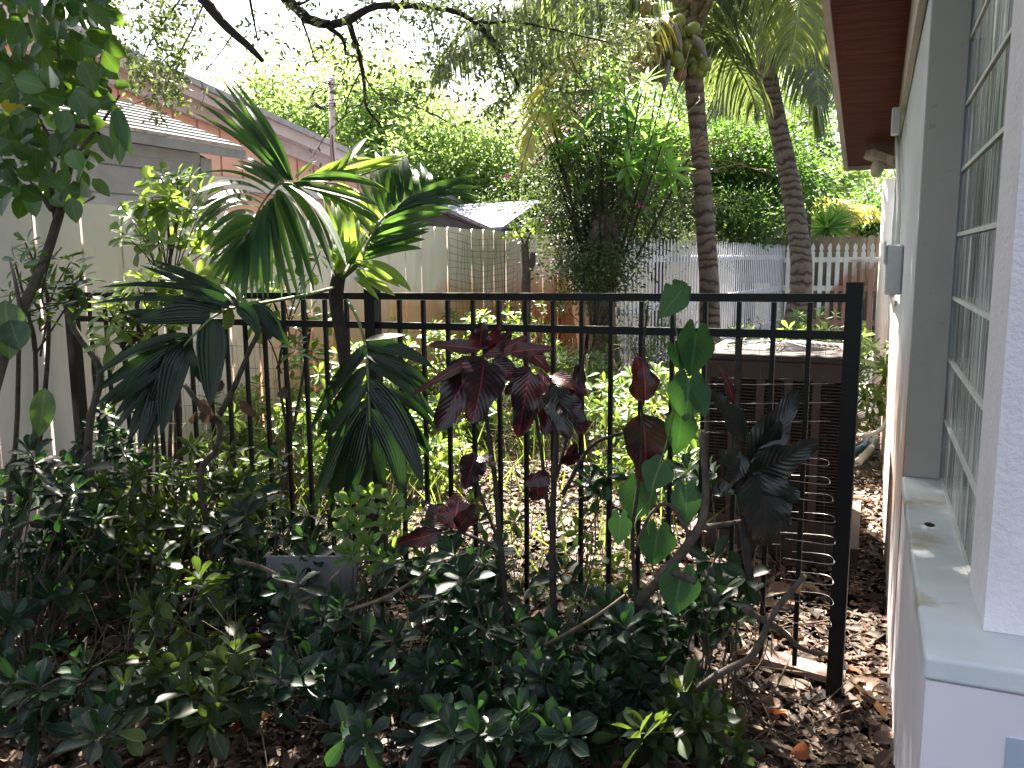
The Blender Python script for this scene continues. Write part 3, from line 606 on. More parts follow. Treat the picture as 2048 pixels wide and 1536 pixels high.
mb = MB(); polyprism(mb, [(-7.99, Y0, pr_(Y0)-.3), (-7.99, Y1, pr_(Y1)-.3), (-7.99, Y1, pr_(Y1)-.12), (-7.99, Y0, pr_(Y0)-.12)], (.08, 0, 0)); polyprism(mb, [(-7.9, Y0, pr_(Y0)-.13), (-7.9, Y1, pr_(Y1)-.13), (-7.9, Y1, pr_(Y1)+.02), (-7.9, Y0, pr_(Y0)+.02)], (.14, 0, 0)); mb.build('fascia', M['pinktrim'], ph, False)
mb = MB(); polyprism(mb, [(-14.5, Y0, pr_(Y0)+.022), (-14.5, Y1+.3, pr_(Y1+.3)+.022), (-14.5, Y1+.3, pr_(Y1+.3)+.1), (-14.5, Y0, pr_(Y0)+.1)], (6.78, 0, 0)); mb.build('roof', M['roofgrey'], ph, False)
mb = MB(); tube(mb, [at(667, 330, 12.6), at(664, 240, 12.6), at(663, 160, 12.6)], .045, n=10, sm=1); tube(mb, [at(663, 170, 12.6), at(663, 155, 12.6)], .062, n=10, sm=0); mb.build('mast', M['pinktrim'], ph)
mb = MB()
for k in range(4): mb = MB(); tube(mb, [at(662, 160+4*k, 12.5), at(635-3*k, 170+6*k, 12.5), at(627-2*k, 195+3*k, 12.5), at(640, 212+2*k, 12.5), at(660, 208+4*k, 12.5)], .008, n=4); mb.build('cable_loop', M['black'], ph)
mb = MB(); tube(mb, [at(664, 270, 12.5), at(668, 320, 12.5), at(675, 325, 12.5)], .01, n=4); mb.build('cable_loop', M['black'], ph); place(ph, (-9, 9, 0))
def gshed(name, label, P, wallm, roofm):
    r = root(name, label, 'shed', 'small sheds behind the fence')
    fe1, fe2, r1, r2, be1, be2 = map(np.array, P); mb = MB()
    dn_ = lambda q: np.array([q[0], q[1], 0])
    mb.add([fe1, fe2, r1, r2, be1, be2, dn_(fe1), dn_(fe2), dn_(be1), dn_(be2)], [[[0, 1, 7, 6], [4, 5, 9, 8]], [[1, 3, 5, 9, 7]], [[0, 6, 8, 4, 2]]]); mb.build('wall', wallm, r, False)
    mb = MB(); ax = nrm(r2-r1)*.12
    for e1, e2 in ((fe1, fe2), (be1, be2)):
        o1 = nrm(e1-r1)*.12; V = [r1-ax, r2+ax, e2+ax+o1, e1-ax+o1]; V = [v+np.array([0, 0, .02]) for v in V]+[v+np.array([0, 0, .07]) for v in V]; mb.add(V, BOXF)
    mb.build('roof', roofm, r, False); place(r, ((fe1[0]+be2[0])/2, (fe1[1]+be2[1])/2, 0)); return r
def gab(px_ap, py_ap, D, hw, ln, ex_h, ang, name, label, wm_, rm_):
    ap = at(px_ap, py_ap, D); a = np.array([math.cos(ang), math.sin(ang), 0]); s_ = np.array([-a[1], a[0], 0])
    r2 = ap; r1 = ap-a*ln; dz = np.array([0, 0, ex_h])
    return gshed(name, label, [r1-s_*hw-dz, r2-s_*hw-dz, r1, r2, r1+s_*hw-dz, r2+s_*hw-dz], wm_, rm_)
gab(1068, 409, 15, 1.0, 2.1, .44, -.22, 'small_shed', 'small shed with pale blue roof and dark gable above the board fence', M['darkwall'], M['blueshingle'])
gab(884, 427, 12.2, .95, 1.8, .3, -.45, 'small_shed', 'low dark grey gabled shed half hidden by the palm fronds', M['darkwall'], M['blueshingle'])
cb = root('white_building', 'low white flat-roofed building far behind the sheds', 'building'); mb = MB(); c1 = at(780, 412, 20); c2_ = at(1010, 407, 20)
d_ = c2_-c1; nn = np.array([-d_[1], d_[0], 0])*.6
mb.add([c1*[1, 1, 0], c2_*[1, 1, 0], c2_*[1, 1, 0]+nn, c1*[1, 1, 0]+nn, c1*[1, 1, 0]+[0, 0, 2.66], c2_*[1, 1, 0]+[0, 0, 2.66], c2_*[1, 1, 0]+nn+[0, 0, 2.66], c1*[1, 1, 0]+nn+[0, 0, 2.66]], BOXF); mb.build('wall', M['offwhite'], cb, False)
mb = MB(); beam(mb, at(770, 404, 19.9), at(1015, 399, 19.9), .1, .12); mb.build('roof_edge', M['roofgrey'], cb, False); mb = MB(); beam(mb, at(775, 412, 19.8), at(830, 412, 19.8), .05, .2); mb.build('red_trim', M['red'], cb, False); place(cb, c1*[1, 1, 0])
cb = root('cream_building', 'cream building glimpsed through trees beyond the picket fence', 'building'); mb = MB(); box(mb, -9, 4, 24, 28, 0, 2.35); mb.build('wall', M['cream'], cb, False); mb = MB(); box(mb, -9.3, 4.3, 23.7, 28.3, 2.36, 2.55); mb.build('roof', M['offwhite'], cb, False)
mb = MB(); box(mb, -3.5, -1.2, 23.96, 23.99, .8, 2.0); mb.build('window', M['darkwall'], cb, False); place(cb, (-2, 24, 0))

# ------------------------------------------------------------------ air conditioner
ac = root('air_conditioner', 'brown louvred air conditioner unit standing behind the black fence', 'air conditioner')
ax0, ax1, ay0, ay1, az0, az1 = -.79, -.075, 4.4, 5.1, .1, 1.03
mb = MB(); box(mb, ax0+.03, ax1-.03, ay0+.03, ay1-.03, az0+.02, az1-.03); mb.build('coil_core', M['blackhole'], ac, False)
mb = MB()
for i in range(6):
    x = ax0+.02+i*(ax1-ax0-.04)/5; box(mb, x-.02, x+.02, ay0, ay0+.02, az0, az1-.05); box(mb, ax0-.001, ax0+.02, ay0+.02+i*.124, ay0+.06+i*.124, az0, az1-.05); box(mb, ax1-.02, ax1+.001, ay0+.02+i*.124, ay0+.06+i*.124, az0, az1-.05)
box(mb, ax0-.004, ax1+.004, ay0-.004, ay0+.024, az1-.13, az1-.04); box(mb, ax0-.004, ax1+.004, ay0-.004, ay0+.024, az0, az0+.08); mb.build('frame', M['brownmetal'], ac, False)
mb = MB()
for k in range(44):
    z = az0+.09+k*.0165; polyprism(mb, [(ax0+.02, ay0+.003, z), (ax0+.02, ay0+.022, z+.006), (ax0+.02, ay0+.022, z+.009), (ax0+.02, ay0+.003, z+.004)], (ax1-ax0-.04, 0, 0))
    polyprism(mb, [(ax0+.003, ay0+.03, z), (ax0+.022, ay0+.03, z+.006), (ax0+.022, ay0+.03, z+.009), (ax0+.003, ay0+.03, z+.004)], (0, ay1-ay0-.06, 0))
mb.build('louvre_panel', M['brownmetal'], ac, False)
mb = MB(); box(mb, ax0-.012, ax1+.012, ay0-.012, ay1+.012, az1-.038, az1); lid = mb.build('lid', M['lidmetal'], ac, False)
bv = lid.modifiers.new('b', 'BEVEL'); bv.width = .012; bv.segments = 3
mb = MB(); cx_, cy_ = (ax0+ax1)/2, (ay0+ay1)/2
for r in np.linspace(.05, .29, 9): tube(mb, [(cx_+r*math.cos(a), cy_+r*math.sin(a), az1+.012+.02*(1-r/.29)) for a in np.linspace(0, 2*PI, 25)], .0035, n=4, sm=0)
for a in np.linspace(0, 2*PI, 9)[:-1]: tube(mb, [(cx_, cy_, az1+.034), (cx_+.29*math.cos(a), cy_+.29*math.sin(a), az1+.012)], .004, n=4, sm=0)
mb.build('fan_grille', M['fanmetal'], lid)
mb = MB(); box(mb, ax0-.05, ax1+.075, ay0-.09, ay1+.1, -.03, az0-.002); mb.build('pad', M['lidmetal'], ac, False); place(ac, (cx_, cy_, 0))

# ------------------------------------------------------------------ plant builders
def stems_leaves(name, label, cat, base, tips, leafm, stemm, k=11, L=.085, W=.036, T=T_OB, sr=.005, group=None, tilt=(30, 100), extra_leaf=3, axis=None, rnd=None, bulge=.25):
    """a shrub: woody stems from base to each tip, leaf whorl at each tip and smaller ones below"""
    r = root(name, label, cat, group); base = np.asarray(base, float); sm_ = MB(); lf = MB(); cen = np.mean(np.asarray(tips), 0); fr_ = .78 if name == 'umbrella_plant' else .5; Sp = base+(cen-base)*np.array([fr_, fr_, fr_]); nk = name in ('umbrella_plant', 'frangipani_tree', 'garden_shrub'); kS = [Sp+rng.normal(size=3)*.06 for _ in range(3)]
    for i, tp in enumerate(tips):
        tp = np.asarray(tp, float); bs = base+[rng.normal()*.03, rng.normal()*.03, -.02]; mid = bs+(tp-bs)*.5+[rng.normal()*.04, rng.normal()*.04, -bulge*.0]
        hz = (tp-bs)*[1, 1, 0]; mid = mid-hz*(.15 if name != 'frangipani_tree' else .36)+rng.normal(size=3)*.03
        if nk:
            j_ = i % 3; mid = kS[j_]+rng.normal(size=3)*.008; bs = base+np.array([.03*math.cos(j_*2.1), .03*math.sin(j_*2.1), -.02])
        if nk and i >= 3: tube(sm_, [mid, (mid+tp)/2+rng.normal(size=3)*.03, tp-[0, 0, .01]], sr*.6, sr*.35, n=5, sm=4, rnd=.5)
        else: tube(sm_, [bs, (bs+mid)/2+(np.array([.03*math.sin(i % 3+1), .02, 0]) if nk else rng.normal(size=3)*.01), mid, (mid+tp)/2+rng.normal(size=3)*.02, tp-[0, 0, .01]], sr*(.8+.5*rng.random())*(1.7 if nk else 1), sr*.4, n=5 if not nk else 7, sm=4, rnd=.5)
        ax = nrm((tp-mid)*.7+np.array([0, -.25, .55])+rng.normal(size=3)*.25) if axis is None else nrm(np.asarray(axis)+rng.normal(size=3)*.3)
        s_ = 1+rng.normal()*.12
        rosette(lf, tp, ax, int(k+rng.integers(-2, 3)), L*s_, W*s_, T, tilt, rnd)
        if extra_leaf:
            q = rng.uniform(.55, .95, extra_leaf)[:, None]; O = mid*(1-q)*1.0+tp*q; dr = nrm(rng.normal(size=(extra_leaf, 3))+[0, 0, .2]); leaves(lf, O, dr, nrm(UP+rng.normal(size=(extra_leaf, 3))*.4), L*.9, W*.9, T)
    sm_.build('stem', stemm, r); lf.build('foliage', leafm, r); place(r, base); return r

# ------------------------------------------------------------------ foreground shrubs
def gD(px, py):
    p = onz(px, py); return RC[2] @ (p-CAMP)
key = {  # shrub base px,py : list of whorl pixels (x, y, depth fraction of the ground ray)
 'a': ((60, 1330), [(41, 1016, .80), (75, 1090, .8), (20, 1110, .75), (120, 1040, .83), (60, 1180, .8), (135, 1150, .82), (20, 1240, .8), (105, 960, .8), (150, 930, .82), (60, 900, .8)]),
 'b': ((250, 1270), [(240, 1070, .85), (200, 1130, .84), (290, 1130, .86), (290, 1215, .85), (170, 1215, .84), (230, 1000, .86), (300, 1040, .87), (330, 1170, .86), (210, 960, .8)]),
 'c': ((420, 1230), [(370, 960, .88), (430, 940, .9), (410, 1010, .88), (350, 1020, .88), (470, 985, .9), (480, 1075, .88), (400, 1090, .86), (440, 1150, .87), (360, 1110, .86)]),
 'd': ((560, 1260), [(525, 1000, .85), (560, 1060, .85), (500, 1110, .85), (580, 1150, .85), (540, 1190, .86), (610, 1100, .86)]),
 'e': ((430, 1440), [(410, 1297, .84), (350, 1330, .84), (470, 1300, .84), (300, 1310, .83), (480, 1370, .86), (380, 1400, .86), (250, 1370, .85)]),
 'f': ((660, 1420), [(641, 1231, .82), (703, 1326, .84), (600, 1270, .84), (620, 1340, .85), (680, 1210, .84), (560, 1330, .85), (650, 1390, .87)]),
 'g': ((790, 1440), [(786, 1272, .76), (830, 1330, .82), (740, 1360, .84), (760, 1250, .84)]),
 'h': ((900, 1400), [(848, 1144, .74), (927, 1152, .72), (905, 1105, .78), (880, 1190, .76), (960, 1120, .78), (940, 1210, .76), (985, 1170, .8), (850, 1215, .8), (1000, 1090, .82), (910, 1250, .82)]),
 'i': ((960, 1500), [(948, 1339, .8), (900, 1380, .84), (1000, 1370, .84), (870, 1430, .88), (960, 1430, .86)]),
 'j': ((1120, 1500), [(1138, 1351, .78), (1076, 1314, .8), (1100, 1270, .84), (1190, 1370, .8), (1072, 1455, .84), (1160, 1430, .84), (1210, 1310, .8)]),
 'k': ((1290, 1460), [(1246, 1248, .72), (1262, 1305, .74), (1300, 1260, .76), (1220, 1220, .78), (1320, 1330, .8), (1280, 1390, .84), (1240, 1350, .8)]),
 'l': ((1440, 1440), [(1444, 1181, .72), (1420, 1120, .75), (1480, 1150, .78), (1400, 1210, .78), (1460, 1240, .8)]),
 'm': ((1400, 1536), [(1365, 1380, .8), (1419, 1446, .8), (1330, 1420, .84), (1460, 1500, .88), (1300, 1480, .88)]),
 'n': ((130, 1480), [(100, 1290, .84), (170, 1320, .84), (30, 1360, .84), (140, 1400, .88), (215, 1420, .88)]),
}
labs = {'a': 'dark glossy shrub in the lower left against the white fence', 'b': 'dark glossy shrub right of the left corner shrub, in deep shade',
 'c': 'leafy green shrub crowded against the fence below the drooping left palm frond', 'd': 'glossy shrub left of the white panel by the fence foot',
 'e': 'low dark shrub with one pale two-leaf sprig, lower left of centre', 'f': 'low shrub in front of the white panel', 'g': 'small shrub carrying one bright sunlit whorl left of centre',
 'h': 'fullest blue-green shrub at centre under the crotons', 'i': 'low dark shrub below the full centre shrub', 'j': 'low spreading shrub at bottom centre with pale leaf edges',
 'k': 'dense whorled shrub right of centre beside the slanting grey limb', 'l': 'shrub with a white-edged whorl in front of the cut branches', 'm': 'shrub at bottom right with bright green new leaves', 'n': 'sparse dark seedling shrub over the litter at bottom left'}
for kk, (bp, wl) in key.items():
    base = onz(*bp); tips = []
    for (px, py, fr) in wl:
        tips.append(at(px, py, max(1.55, min(gD(px, py), gD(bp[0], bp[1])*1.25)*fr)))
    nrand = {'g': 5, 'l': 6, 'n': 10, 'm': 16}.get(kk, 32)
    cx0 = np.mean([q[0] for q in wl]); cy0 = np.mean([q[1] for q in wl])
    for _ in range(nrand):
        px = cx0+rng.normal()*75; py = min(1470, cy0+(18 if kk not in 'abcd' else -12)+rng.normal()*70)
        if 1180 < px and py < 1130: py += 160
        if px > 1520: px -= 120
        if kk in 'ghijklm' and py < 1090: py = 1100+rng.random()*200
        fr = rng.uniform(.78, .95); tips.append(at(px, py, max(1.7, min(gD(px, py), gD(bp[0], bp[1])*1.2)*fr)))
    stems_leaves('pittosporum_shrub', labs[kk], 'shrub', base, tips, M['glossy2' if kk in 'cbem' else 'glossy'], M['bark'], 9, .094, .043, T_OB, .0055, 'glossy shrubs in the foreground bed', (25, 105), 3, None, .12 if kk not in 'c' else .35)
for i_, (lb_, bp, wl, mm, L_, W_) in enumerate((
 ('dark finger-leaved umbrella plant massed against the left fence panel', (480, 1130), [(300,900),(340,930),(380,900),(420,880),(460,900),(500,920),(540,950),(360,960),(420,950),(480,960),(520,990),(330,990),(450,1010),(400,1030),(560,1010),(300,1040),(490,1050),(250,960),(590,1060)], 'glossy2', .085, .028),
 ('round-leaved dark plant standing before the left fence post', (200, 1110), [(210,820),(180,850),(230,860),(160,890),(210,890),(250,900),(190,930),(235,940),(150,950),(210,970)], 'glossy', .075, .05),
 ('yellowing low plant lit between the dark shrubs at lower left', (320, 1210), [(240,1080),(290,1090),(330,1110),(270,1130),(350,1150),(310,1160),(230,1120)], 'schef', .07, .03))):
    tips = [at(x, y, gD(*bp)*.93+rng.normal()*.1) for x, y in wl]+[at(x+rng.normal()*25, y+30+rng.normal()*25, gD(*bp)*.95+rng.normal()*.12) for x, y in wl]
    stems_leaves('understory_shrub', lb_, 'shrub', onz(*bp), tips, M[mm], M['bark'], 9, L_, W_, T_OB if i_ != 0 else T_LA, .005, 'glossy shrubs in the foreground bed', (40, 115), 3)
for lb_, bp, wl, mm in (
 ('thin seedlings and sprigs between the crotons and the slanting limb', (1180, 1250), [(1130,1100),(1160,1060),(1200,1100),(1230,1130),(1180,1160),(1250,1060),(1150,1200),(1210,1190),(1270,1150),(1100,1180),(1240,1200)], 'schef'),
 ('small glossy sprig hanging off the croton branch at centre', (1150, 1270), [(1196,925),(1180,955),(1215,950),(1190,985),(1165,975)], 'glossy'),
 ('glossy whorl high against the fence beside the lowest heart leaf', (1400, 1270), [(1374,937),(1400,960),(1350,945),(1390,985),(1420,940)], 'glossy'),
 ('weedy sprigs behind the white sheet and palm foot', (860, 1230), [(820,1080),(850,1120),(880,1060),(900,1010),(840,1020),(960,1040),(1000,1080),(1030,1040),(950,1000)], 'glossy2')):
    tips = [at(x, y, gD(*bp)*.92+rng.normal()*.06) for x, y in wl]
    stems_leaves('understory_shrub', lb_, 'shrub', onz(*bp), tips, M[mm], M['twig'], 8, .07, .031, T_OB, .0035, 'glossy shrubs in the foreground bed', (35, 110), 2)
# the bright small bush by the palm foot
tips = [at(x, y, 2.7) for x, y in ((740, 990), (700, 1010), (780, 1005), (720, 1050), (770, 1045), (690, 1060), (800, 1030), (735, 1085), (760, 1110), (705, 1105))]
stems_leaves('lime_shrub', 'small bright lime green bush growing at the foot of the palm', 'shrub', onz(745, 1290), tips, M['schef'], M['twig'], 9, .062, .028, T_OB, .004, None, (25, 100), 2, None, .75)

# ------------------------------------------------------------------ near palm
pal = root('clumping_palm', 'broad leaved palm with arching fronds in front of the black fence', 'palm')
PD = 3.15
mb = MB(); tube(mb, [onz(770, 1205)+[0, 0, -.05], at(735, 1000, 3.3), at(700, 800, 3.3), at(685, 690, 3.3), at(672, 600, 3.28), at(680, 540, 3.25)], [.035, .03, .026, .024, .024, .03, .026], n=10, sm=4); mb.build('trunk', M['barkdark'], pal)
def c2p(u, v, D=PD): return at(380+u/3.413, 150+v/3.413, D)
def c3p(u, v, D=PD): return at(180+u/3.413, 500+v/3.413, D)
CAMV = nrm(np.array([0, 0, EYE])-c2p(700, 800))
def cr_(u, v, D=PD): return at(u, v, D)
def frond_px(name, fn, rach, blades, mat, wdef=.045, D0=PD, stemr=.007):
    rb = MB(); tube(rb, rach, stemr, .003, n=6, sm=5); ro = rb.build(name, M['greenstem'], pal); lb = MB()
    dens = []
    for i_, b in enumerate(blades):
        dens.append(b)
        if i_+1 < len(blades):
            c = blades[i_+1]; q0, q1 = b[0], c[0]
            if abs(q0[2]-q1[2])+abs(q0[3]-q1[3]) < (330 if fn is not cr_ else 130):
                e_ = None
                if len(b) > 3 and len(c) > 3: e_ = tuple((np.array(b[3])+np.array(c[3]))/2)
                t4 = tuple((np.array(q0)+np.array(q1))/2+rng.normal(size=4)*(6 if fn is not cr_ else 3)); it = [t4, ((b[1] if len(b) > 1 and b[1] else wdef)+(c[1] if len(c) > 1 and c[1] else wdef))/2, (b[2] if len(b) > 2 else 0)*.5+(c[2] if len(c) > 2 else 0)*.5+.03]
                if e_: it.append(e_)
                dens.append(tuple(it))
    wsc = .88 if mat is M['palmshade'] else .72
    for b in dens:
        (u0, v0, u1, v1), wd, dep, extra = b[0], (b[1] if len(b) > 1 and b[1] else wdef), (b[2] if len(b) > 2 else 0), (b[3] if len(b) > 3 else None)
        A_ = fn(u0, v0, D0); B_ = fn(u1, v1, D0+dep); ln = np.linalg.norm(B_-A_)
        Nn = nrm(CAMV+np.array([rng.normal()*.5, rng.normal()*.3, .5+rng.normal()*.25])); mid = fn(*extra, D0+dep*.4) if extra else (A_+B_)/2+np.array([0, 0, .045*ln])+CAMV*.03
        B_ = B_+(B_-A_)*.06; surf(lb, A_, B_, wsc*wd*.85*(.85+.3*rng.random()), 'blade', Nn, 0, 4, 12, .35, 0, mid, np.clip(rng.normal(.4, .25), 0, 1))
    lb.build('leaflets', mat, ro); return ro
R1 = [at(678, 560, 3.25), at(655, 470, 3.2), at(610, 385, PD+.02), c2p(640, 740), c2p(560, 790), c2p(470, 920), c2p(390, 1110)]
B1 = [((690,720,310,60), .05, .25, (560,400)), ((680,720,240,60), .055, .2, (470,380)), ((660,720,130,150), .055, .1, (430,420)), ((620,740,50,280), .05, -.1, (390,480)), ((600,740,370,560), .05, .1), ((590,750,300,620), .04, 0),
 ((560,790,0,720), .05, -.3, (270,665)), ((510,850,40,970), .05, -.3, (270,810)), ((470,910,80,1060), .06, -.25, (270,900)), ((440,980,150,1180), .06, -.2, (290,1030)), ((410,1060,140,1290), .05, -.2, (260,1160)), ((400,1100,170,1390), .045, -.2), ((390,1120,250,1450), .04, -.2), ((400,1080,310,1530), .035, -.15),
 ((410,1050,380,1530), .045, -.15), ((450,960,460,1500), .045, -.1), ((480,920,530,1500), .05, -.1), ((530,860,560,1450), .05, 0), ((560,840,700,1550), .06, -.1, (600,1150)), ((590,790,780,1500), .065, -.2, (700,1100)), ((610,770,890,1390), .065, -.25, (760,1000)), ((650,750,1050,1290), .07, -.3, (880,930)),
 ((700,740,1290,900), .05, -.2, (1000,800)), ((700,735,1250,1010), .05, -.1, (1000,830)), ((730,730,1340,810), .045, -.1, (1080,700)), ((760,715,1280,770), .06, 0, (1040,700)), ((700,720,460,480), .05, .2)]
f1 = frond_px('frond', c2p, R1, B1, M['palm'], .05)
R1b = [at(678, 555, 3.25), at(668, 470, 3.3), at(650, 370, 3.32), c2p(1150, 690, 3.35), c2p(1400, 600, 3.35)]
B1b = [((980,690,1470,550), .05, .1, (1250,600)), ((900,700,1400,620), .06, .1, (1180,640)), ((1000,690,1200,440), .045, .2), ((840,690,1240,580), .05, .1, (1050,600)), ((720,700,860,590), .04, 0), ((1000,740,1330,1000), .06, .1), ((980,760,1200,1150), .06, .1), ((950,760,1250,1080), .05, 0), ((870,800,1100,1000), .06, 0), ((1060,700,1350,800), .05, 0)]
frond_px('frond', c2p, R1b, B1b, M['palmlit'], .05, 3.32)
R2 = [at(688, 555, 3.25), c2p(1150, 1290, 3.2), c2p(1230, 1120, 3.2), c2p(1330, 970, 3.2), c2p(1500, 860, 3.22), c2p(1700, 760, 3.25)]
B2 = [((1180,1260,1560,1190), .06, -.1, (1400,1190)), ((1190,1200,1620,1060), .065, -.1, (1420,1110)), ((1210,1170,1600,1080), .05, -.1), ((1240,1110,1710,950), .065, -.1, (1480,990)), ((1260,1080,1700,960), .06, 0, (1480,1000)), ((1330,980,1830,910), .055, 0, (1600,870)), ((1360,950,1750,860), .05, 0, (1580,870)), ((1420,900,1930,690), .06, .1, (1700,770)), ((1400,920,1980,850), .05, .05, (1720,810)), ((1500,860,1970,890), .05, .05, (1750,790)), ((1550,830,1880,720), .06, .1)]
frond_px('frond', c2p, R2, B2, M['schef'] if False else M['palm'], .06, 3.2)
R2b = [at(685, 555, 3.27), c2p(1160, 1180, 3.4), c2p(1300, 1000, 3.5), c2p(1480, 850, 3.55), c2p(1680, 740, 3.6)]
B2b = [((1380,910,1270,540), .07, .1), ((1420,880,1370,530), .065, .1), ((1490,850,1455,530), .075, .1), ((1530,820,1510,690), .06, .1), ((1580,790,1570,605), .06, .1), ((1630,760,1625,665), .05, .1), ((1320,970,1180,640), .07, .1), ((1280,1020,1110,780), .07, .1), ((1240,1080,1040,880), .06, .1), ((1440,870,1410,560), .06, .12), ((1350,950,1230,600), .065, .1)]
frond_px('frond', c2p, R2b, B2b, M['palm'], .065, 3.5)
R5 = [at(680, 560, 3.25), c2p(1080, 1200), c2p(1080, 1050)]
B5 = [((1100,1290,1100,920), .05, 0), ((1110,1290,1200,1080), .05, 0), ((1080,1290,1010,900), .05, .05), ((1060,1300,920,870), .05, .05), ((1090,1280,1050,950), .04, 0), ((1120,1290,1180,1180), .05, 0), ((1050,1330,870,1150), .05, 0), ((1000,1350,1120,1180), .06, -.05)]
frond_px('frond', c2p, R5, B5, M['palmlit'], .05)
R6 = [at(682, 560, 3.25), c2p(1150, 1290), c2p(1300, 1380)]
B6 = [((1140,1300,1490,1470), .08, -.15, (1340,1340)), ((1120,1380,1280,1530), .05, -.1), ((1180,1310,1420,1440), .05, -.1)]
frond_px('frond', c2p, R6, B6, M['palmlit'], .06, 3.15)
R3 = [at(670, 575, 3.25), c3p(1500, 300, 3.0), c3p(1250, 350, 2.8), c3p(1000, 390, 2.7), c3p(850, 450, 2.62), c3p(700, 590, 2.58), c3p(640, 660, 2.58)]
B3 = [((1040,390,440,80), .04, .1, (760,210)), ((1020,385,370,115), .035, .1, (720,250)), ((1000,385,100,265), .03, 0, (600,250)), ((1000,380,900,240), .04, .1), ((960,400,60,370), .025, 0, (500,330)), ((900,420,490,380), .055, 0, (700,370)), ((960,370,640,290), .07, .05), ((820,450,330,490), .085, -.1, (580,450)), ((800,470,220,430), .05, -.1, (500,440)), ((830,480,820,1040), .115, -.1, (830,720)), ((1000,390,1150,600), .075, -.1, (1110,460)), ((1060,380,1300,600), .085, 0, (1210,460)),
 ((690,590,60,850), .06, -.1, (370,670)), ((660,610,60,1050), .055, -.15, (330,850)), ((650,620,160,1040), .06, -.15, (380,860)), ((650,640,210,1190), .07, -.1, (400,930)), ((640,650,350,1330), .1, -.1, (470,980)), ((650,640,500,1220), .1, -.12, (560,880)), ((660,640,270,1300), .05, 0), ((670,630,760,900), .045, 0), ((640,600,440,780), .06, 0), ((1100,380,1350,640), .06, .05)]
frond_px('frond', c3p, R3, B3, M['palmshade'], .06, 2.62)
def cr(u, v, D=PD): return at(u, v, D)
R4 = [at(695, 600, 3.2), cr(716, 640, 3.05), cr(732, 700, 2.95), cr(738, 800, 2.92), cr(742, 930, 2.92)]
B4 = [((733,690,862,735), .065, 0, (800,700)), ((735,730,868,838), .075, 0, (805,765)), ((736,760,840,960), .1, -.05, (800,850)), ((738,790,868,860), .06, .05, (810,800)), ((738,820,800,990), .09, 0, (785,900)), ((736,860,735,1000), .07, 0), ((734,700,625,855), .05, .05, (680,760)), ((735,770,650,880), .07, .05), ((736,800,635,1000), .09, 0, (680,890)), ((736,830,690,1010), .09, 0), ((738,780,860,900), .08, .05), ((733,680,810,670), .04, 0), ((735,710,860,790), .06, .05), ((730,690,640,800), .04, .05)]
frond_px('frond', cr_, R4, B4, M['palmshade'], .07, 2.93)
place(pal, onz(770, 1205))

# ------------------------------------------------------------------ crotons
def croton(label, base, stems, lvs, D):
    r = root('croton_plant', label, 'croton', 'crotons with dark red leaves'); mb = MB()
    for st, r0, r1 in stems: tube(mb, [at(*q) if len(q) == 3 else at(q[0], q[1], D) for q in st], r0, r1, n=8, sm=5, wob=.05)
    mb.build('stem', M['barkdark'], r)
    for (x0, y0, x1, y1, wp, m_, bend) in lvs:
        mb = MB(); d0 = D+rng.normal()*.05; A_ = at(x0, y0, d0); B_ = at(x1, y1, d0-.02+rng.normal()*.04)
        Nn = nrm(CAMV+np.array([rng.normal()*.3, 0, .55+rng.normal()*.2]))
        surf(mb, A_, B_, wp*1.25*D/FPX, 'croton', Nn, bend, 8, 14, .16, .1); mb.build('leaf', M[m_], r)
    place(r, base)
croton('largest croton, its dark maroon leaf head against the fence rail', onz(1020, 1260),
 [([(958, 715), (975, 850), (990, 960), (1000, 1080), (1015, 1250)], .006, .012), ([(1098, 755), (1112, 880), (1106, 1010), (1105, 1130), (1110, 1290)], .008, .014), ([(1060, 770), (1082, 900), (1100, 1060)], .005, .008), ([(1170, 700), (1140, 850), (1112, 960)], .004, .006),
  ([(945, 905), (960, 985), (1000, 1090)], .004, .006), ([(905, 1060), (960, 1080), (1005, 1110)], .005, .006), ([(1245, 865), (1180, 895), (1125, 990)], .005, .008)],
 [(960,700,855,690,26,'crotonred',.15), (960,698,965,644,38,'croton',.1), (968,700,1002,642,24,'croton',.1), (965,712,1025,662,30,'croton',.2), (985,712,1058,672,24,'crotonred',.2), (1020,705,1106,698,26,'crotonred',.15), (958,714,822,792,17,'crotonred',.28),
  (952,716,874,862,72,'croton',.2), (968,716,944,848,78,'croton',.15), (985,718,1052,770,34,'croton',.15), (1060,740,1036,876,46,'croton',.1), (1085,745,1043,870,40,'crotonred',.1), (1100,752,1175,792,28,'crotonred',.25), (1086,742,1083,790,26,'crotonred',.1), (1105,765,1168,868,62,'croton',.15), (1098,785,1090,872,44,'croton',.1), (1110,770,1140,880,50,'crotongreen',.1), (1050,700,1100,745,30,'crotonred',.2), (1060,735,1010,790,30,'croton',.1), (1150,730,1165,790,26,'croton',.1), (1120,800,1168,845,44,'croton',.15),
  (953,908,930,980,46,'croton',-.1), (960,912,990,935,26,'croton',.1), (1078,1000,1062,945,40,'croton',.15), (1135,930,1148,885,30,'croton',.1), (1100,950,1050,970,28,'croton',.1), (908,1058,918,992,66,'crotonred',.1), (900,1055,850,1010,36,'croton',.1), (895,1060,842,1000,30,'croton',.1), (885,1062,782,1088,34,'croton',.2), (915,1062,955,1010,34,'croton',.1)], 2.85)
croton('slender croton beside the heart leaves, one upright red leaf, one long purple leaf', onz(1275, 1230),
 [([(1283, 815), (1290, 790), (1288, 700), (1296, 600)], .004, .003), ([(1284, 820), (1278, 950), (1265, 1080), (1275, 1230)], .005, .007)],
 [(1290,802,1272,712,60,'crotonred',.08), (1290,800,1285,722,36,'crotonred',.15), (1284,826,1288,966,86,'croton',.14)], 2.55)
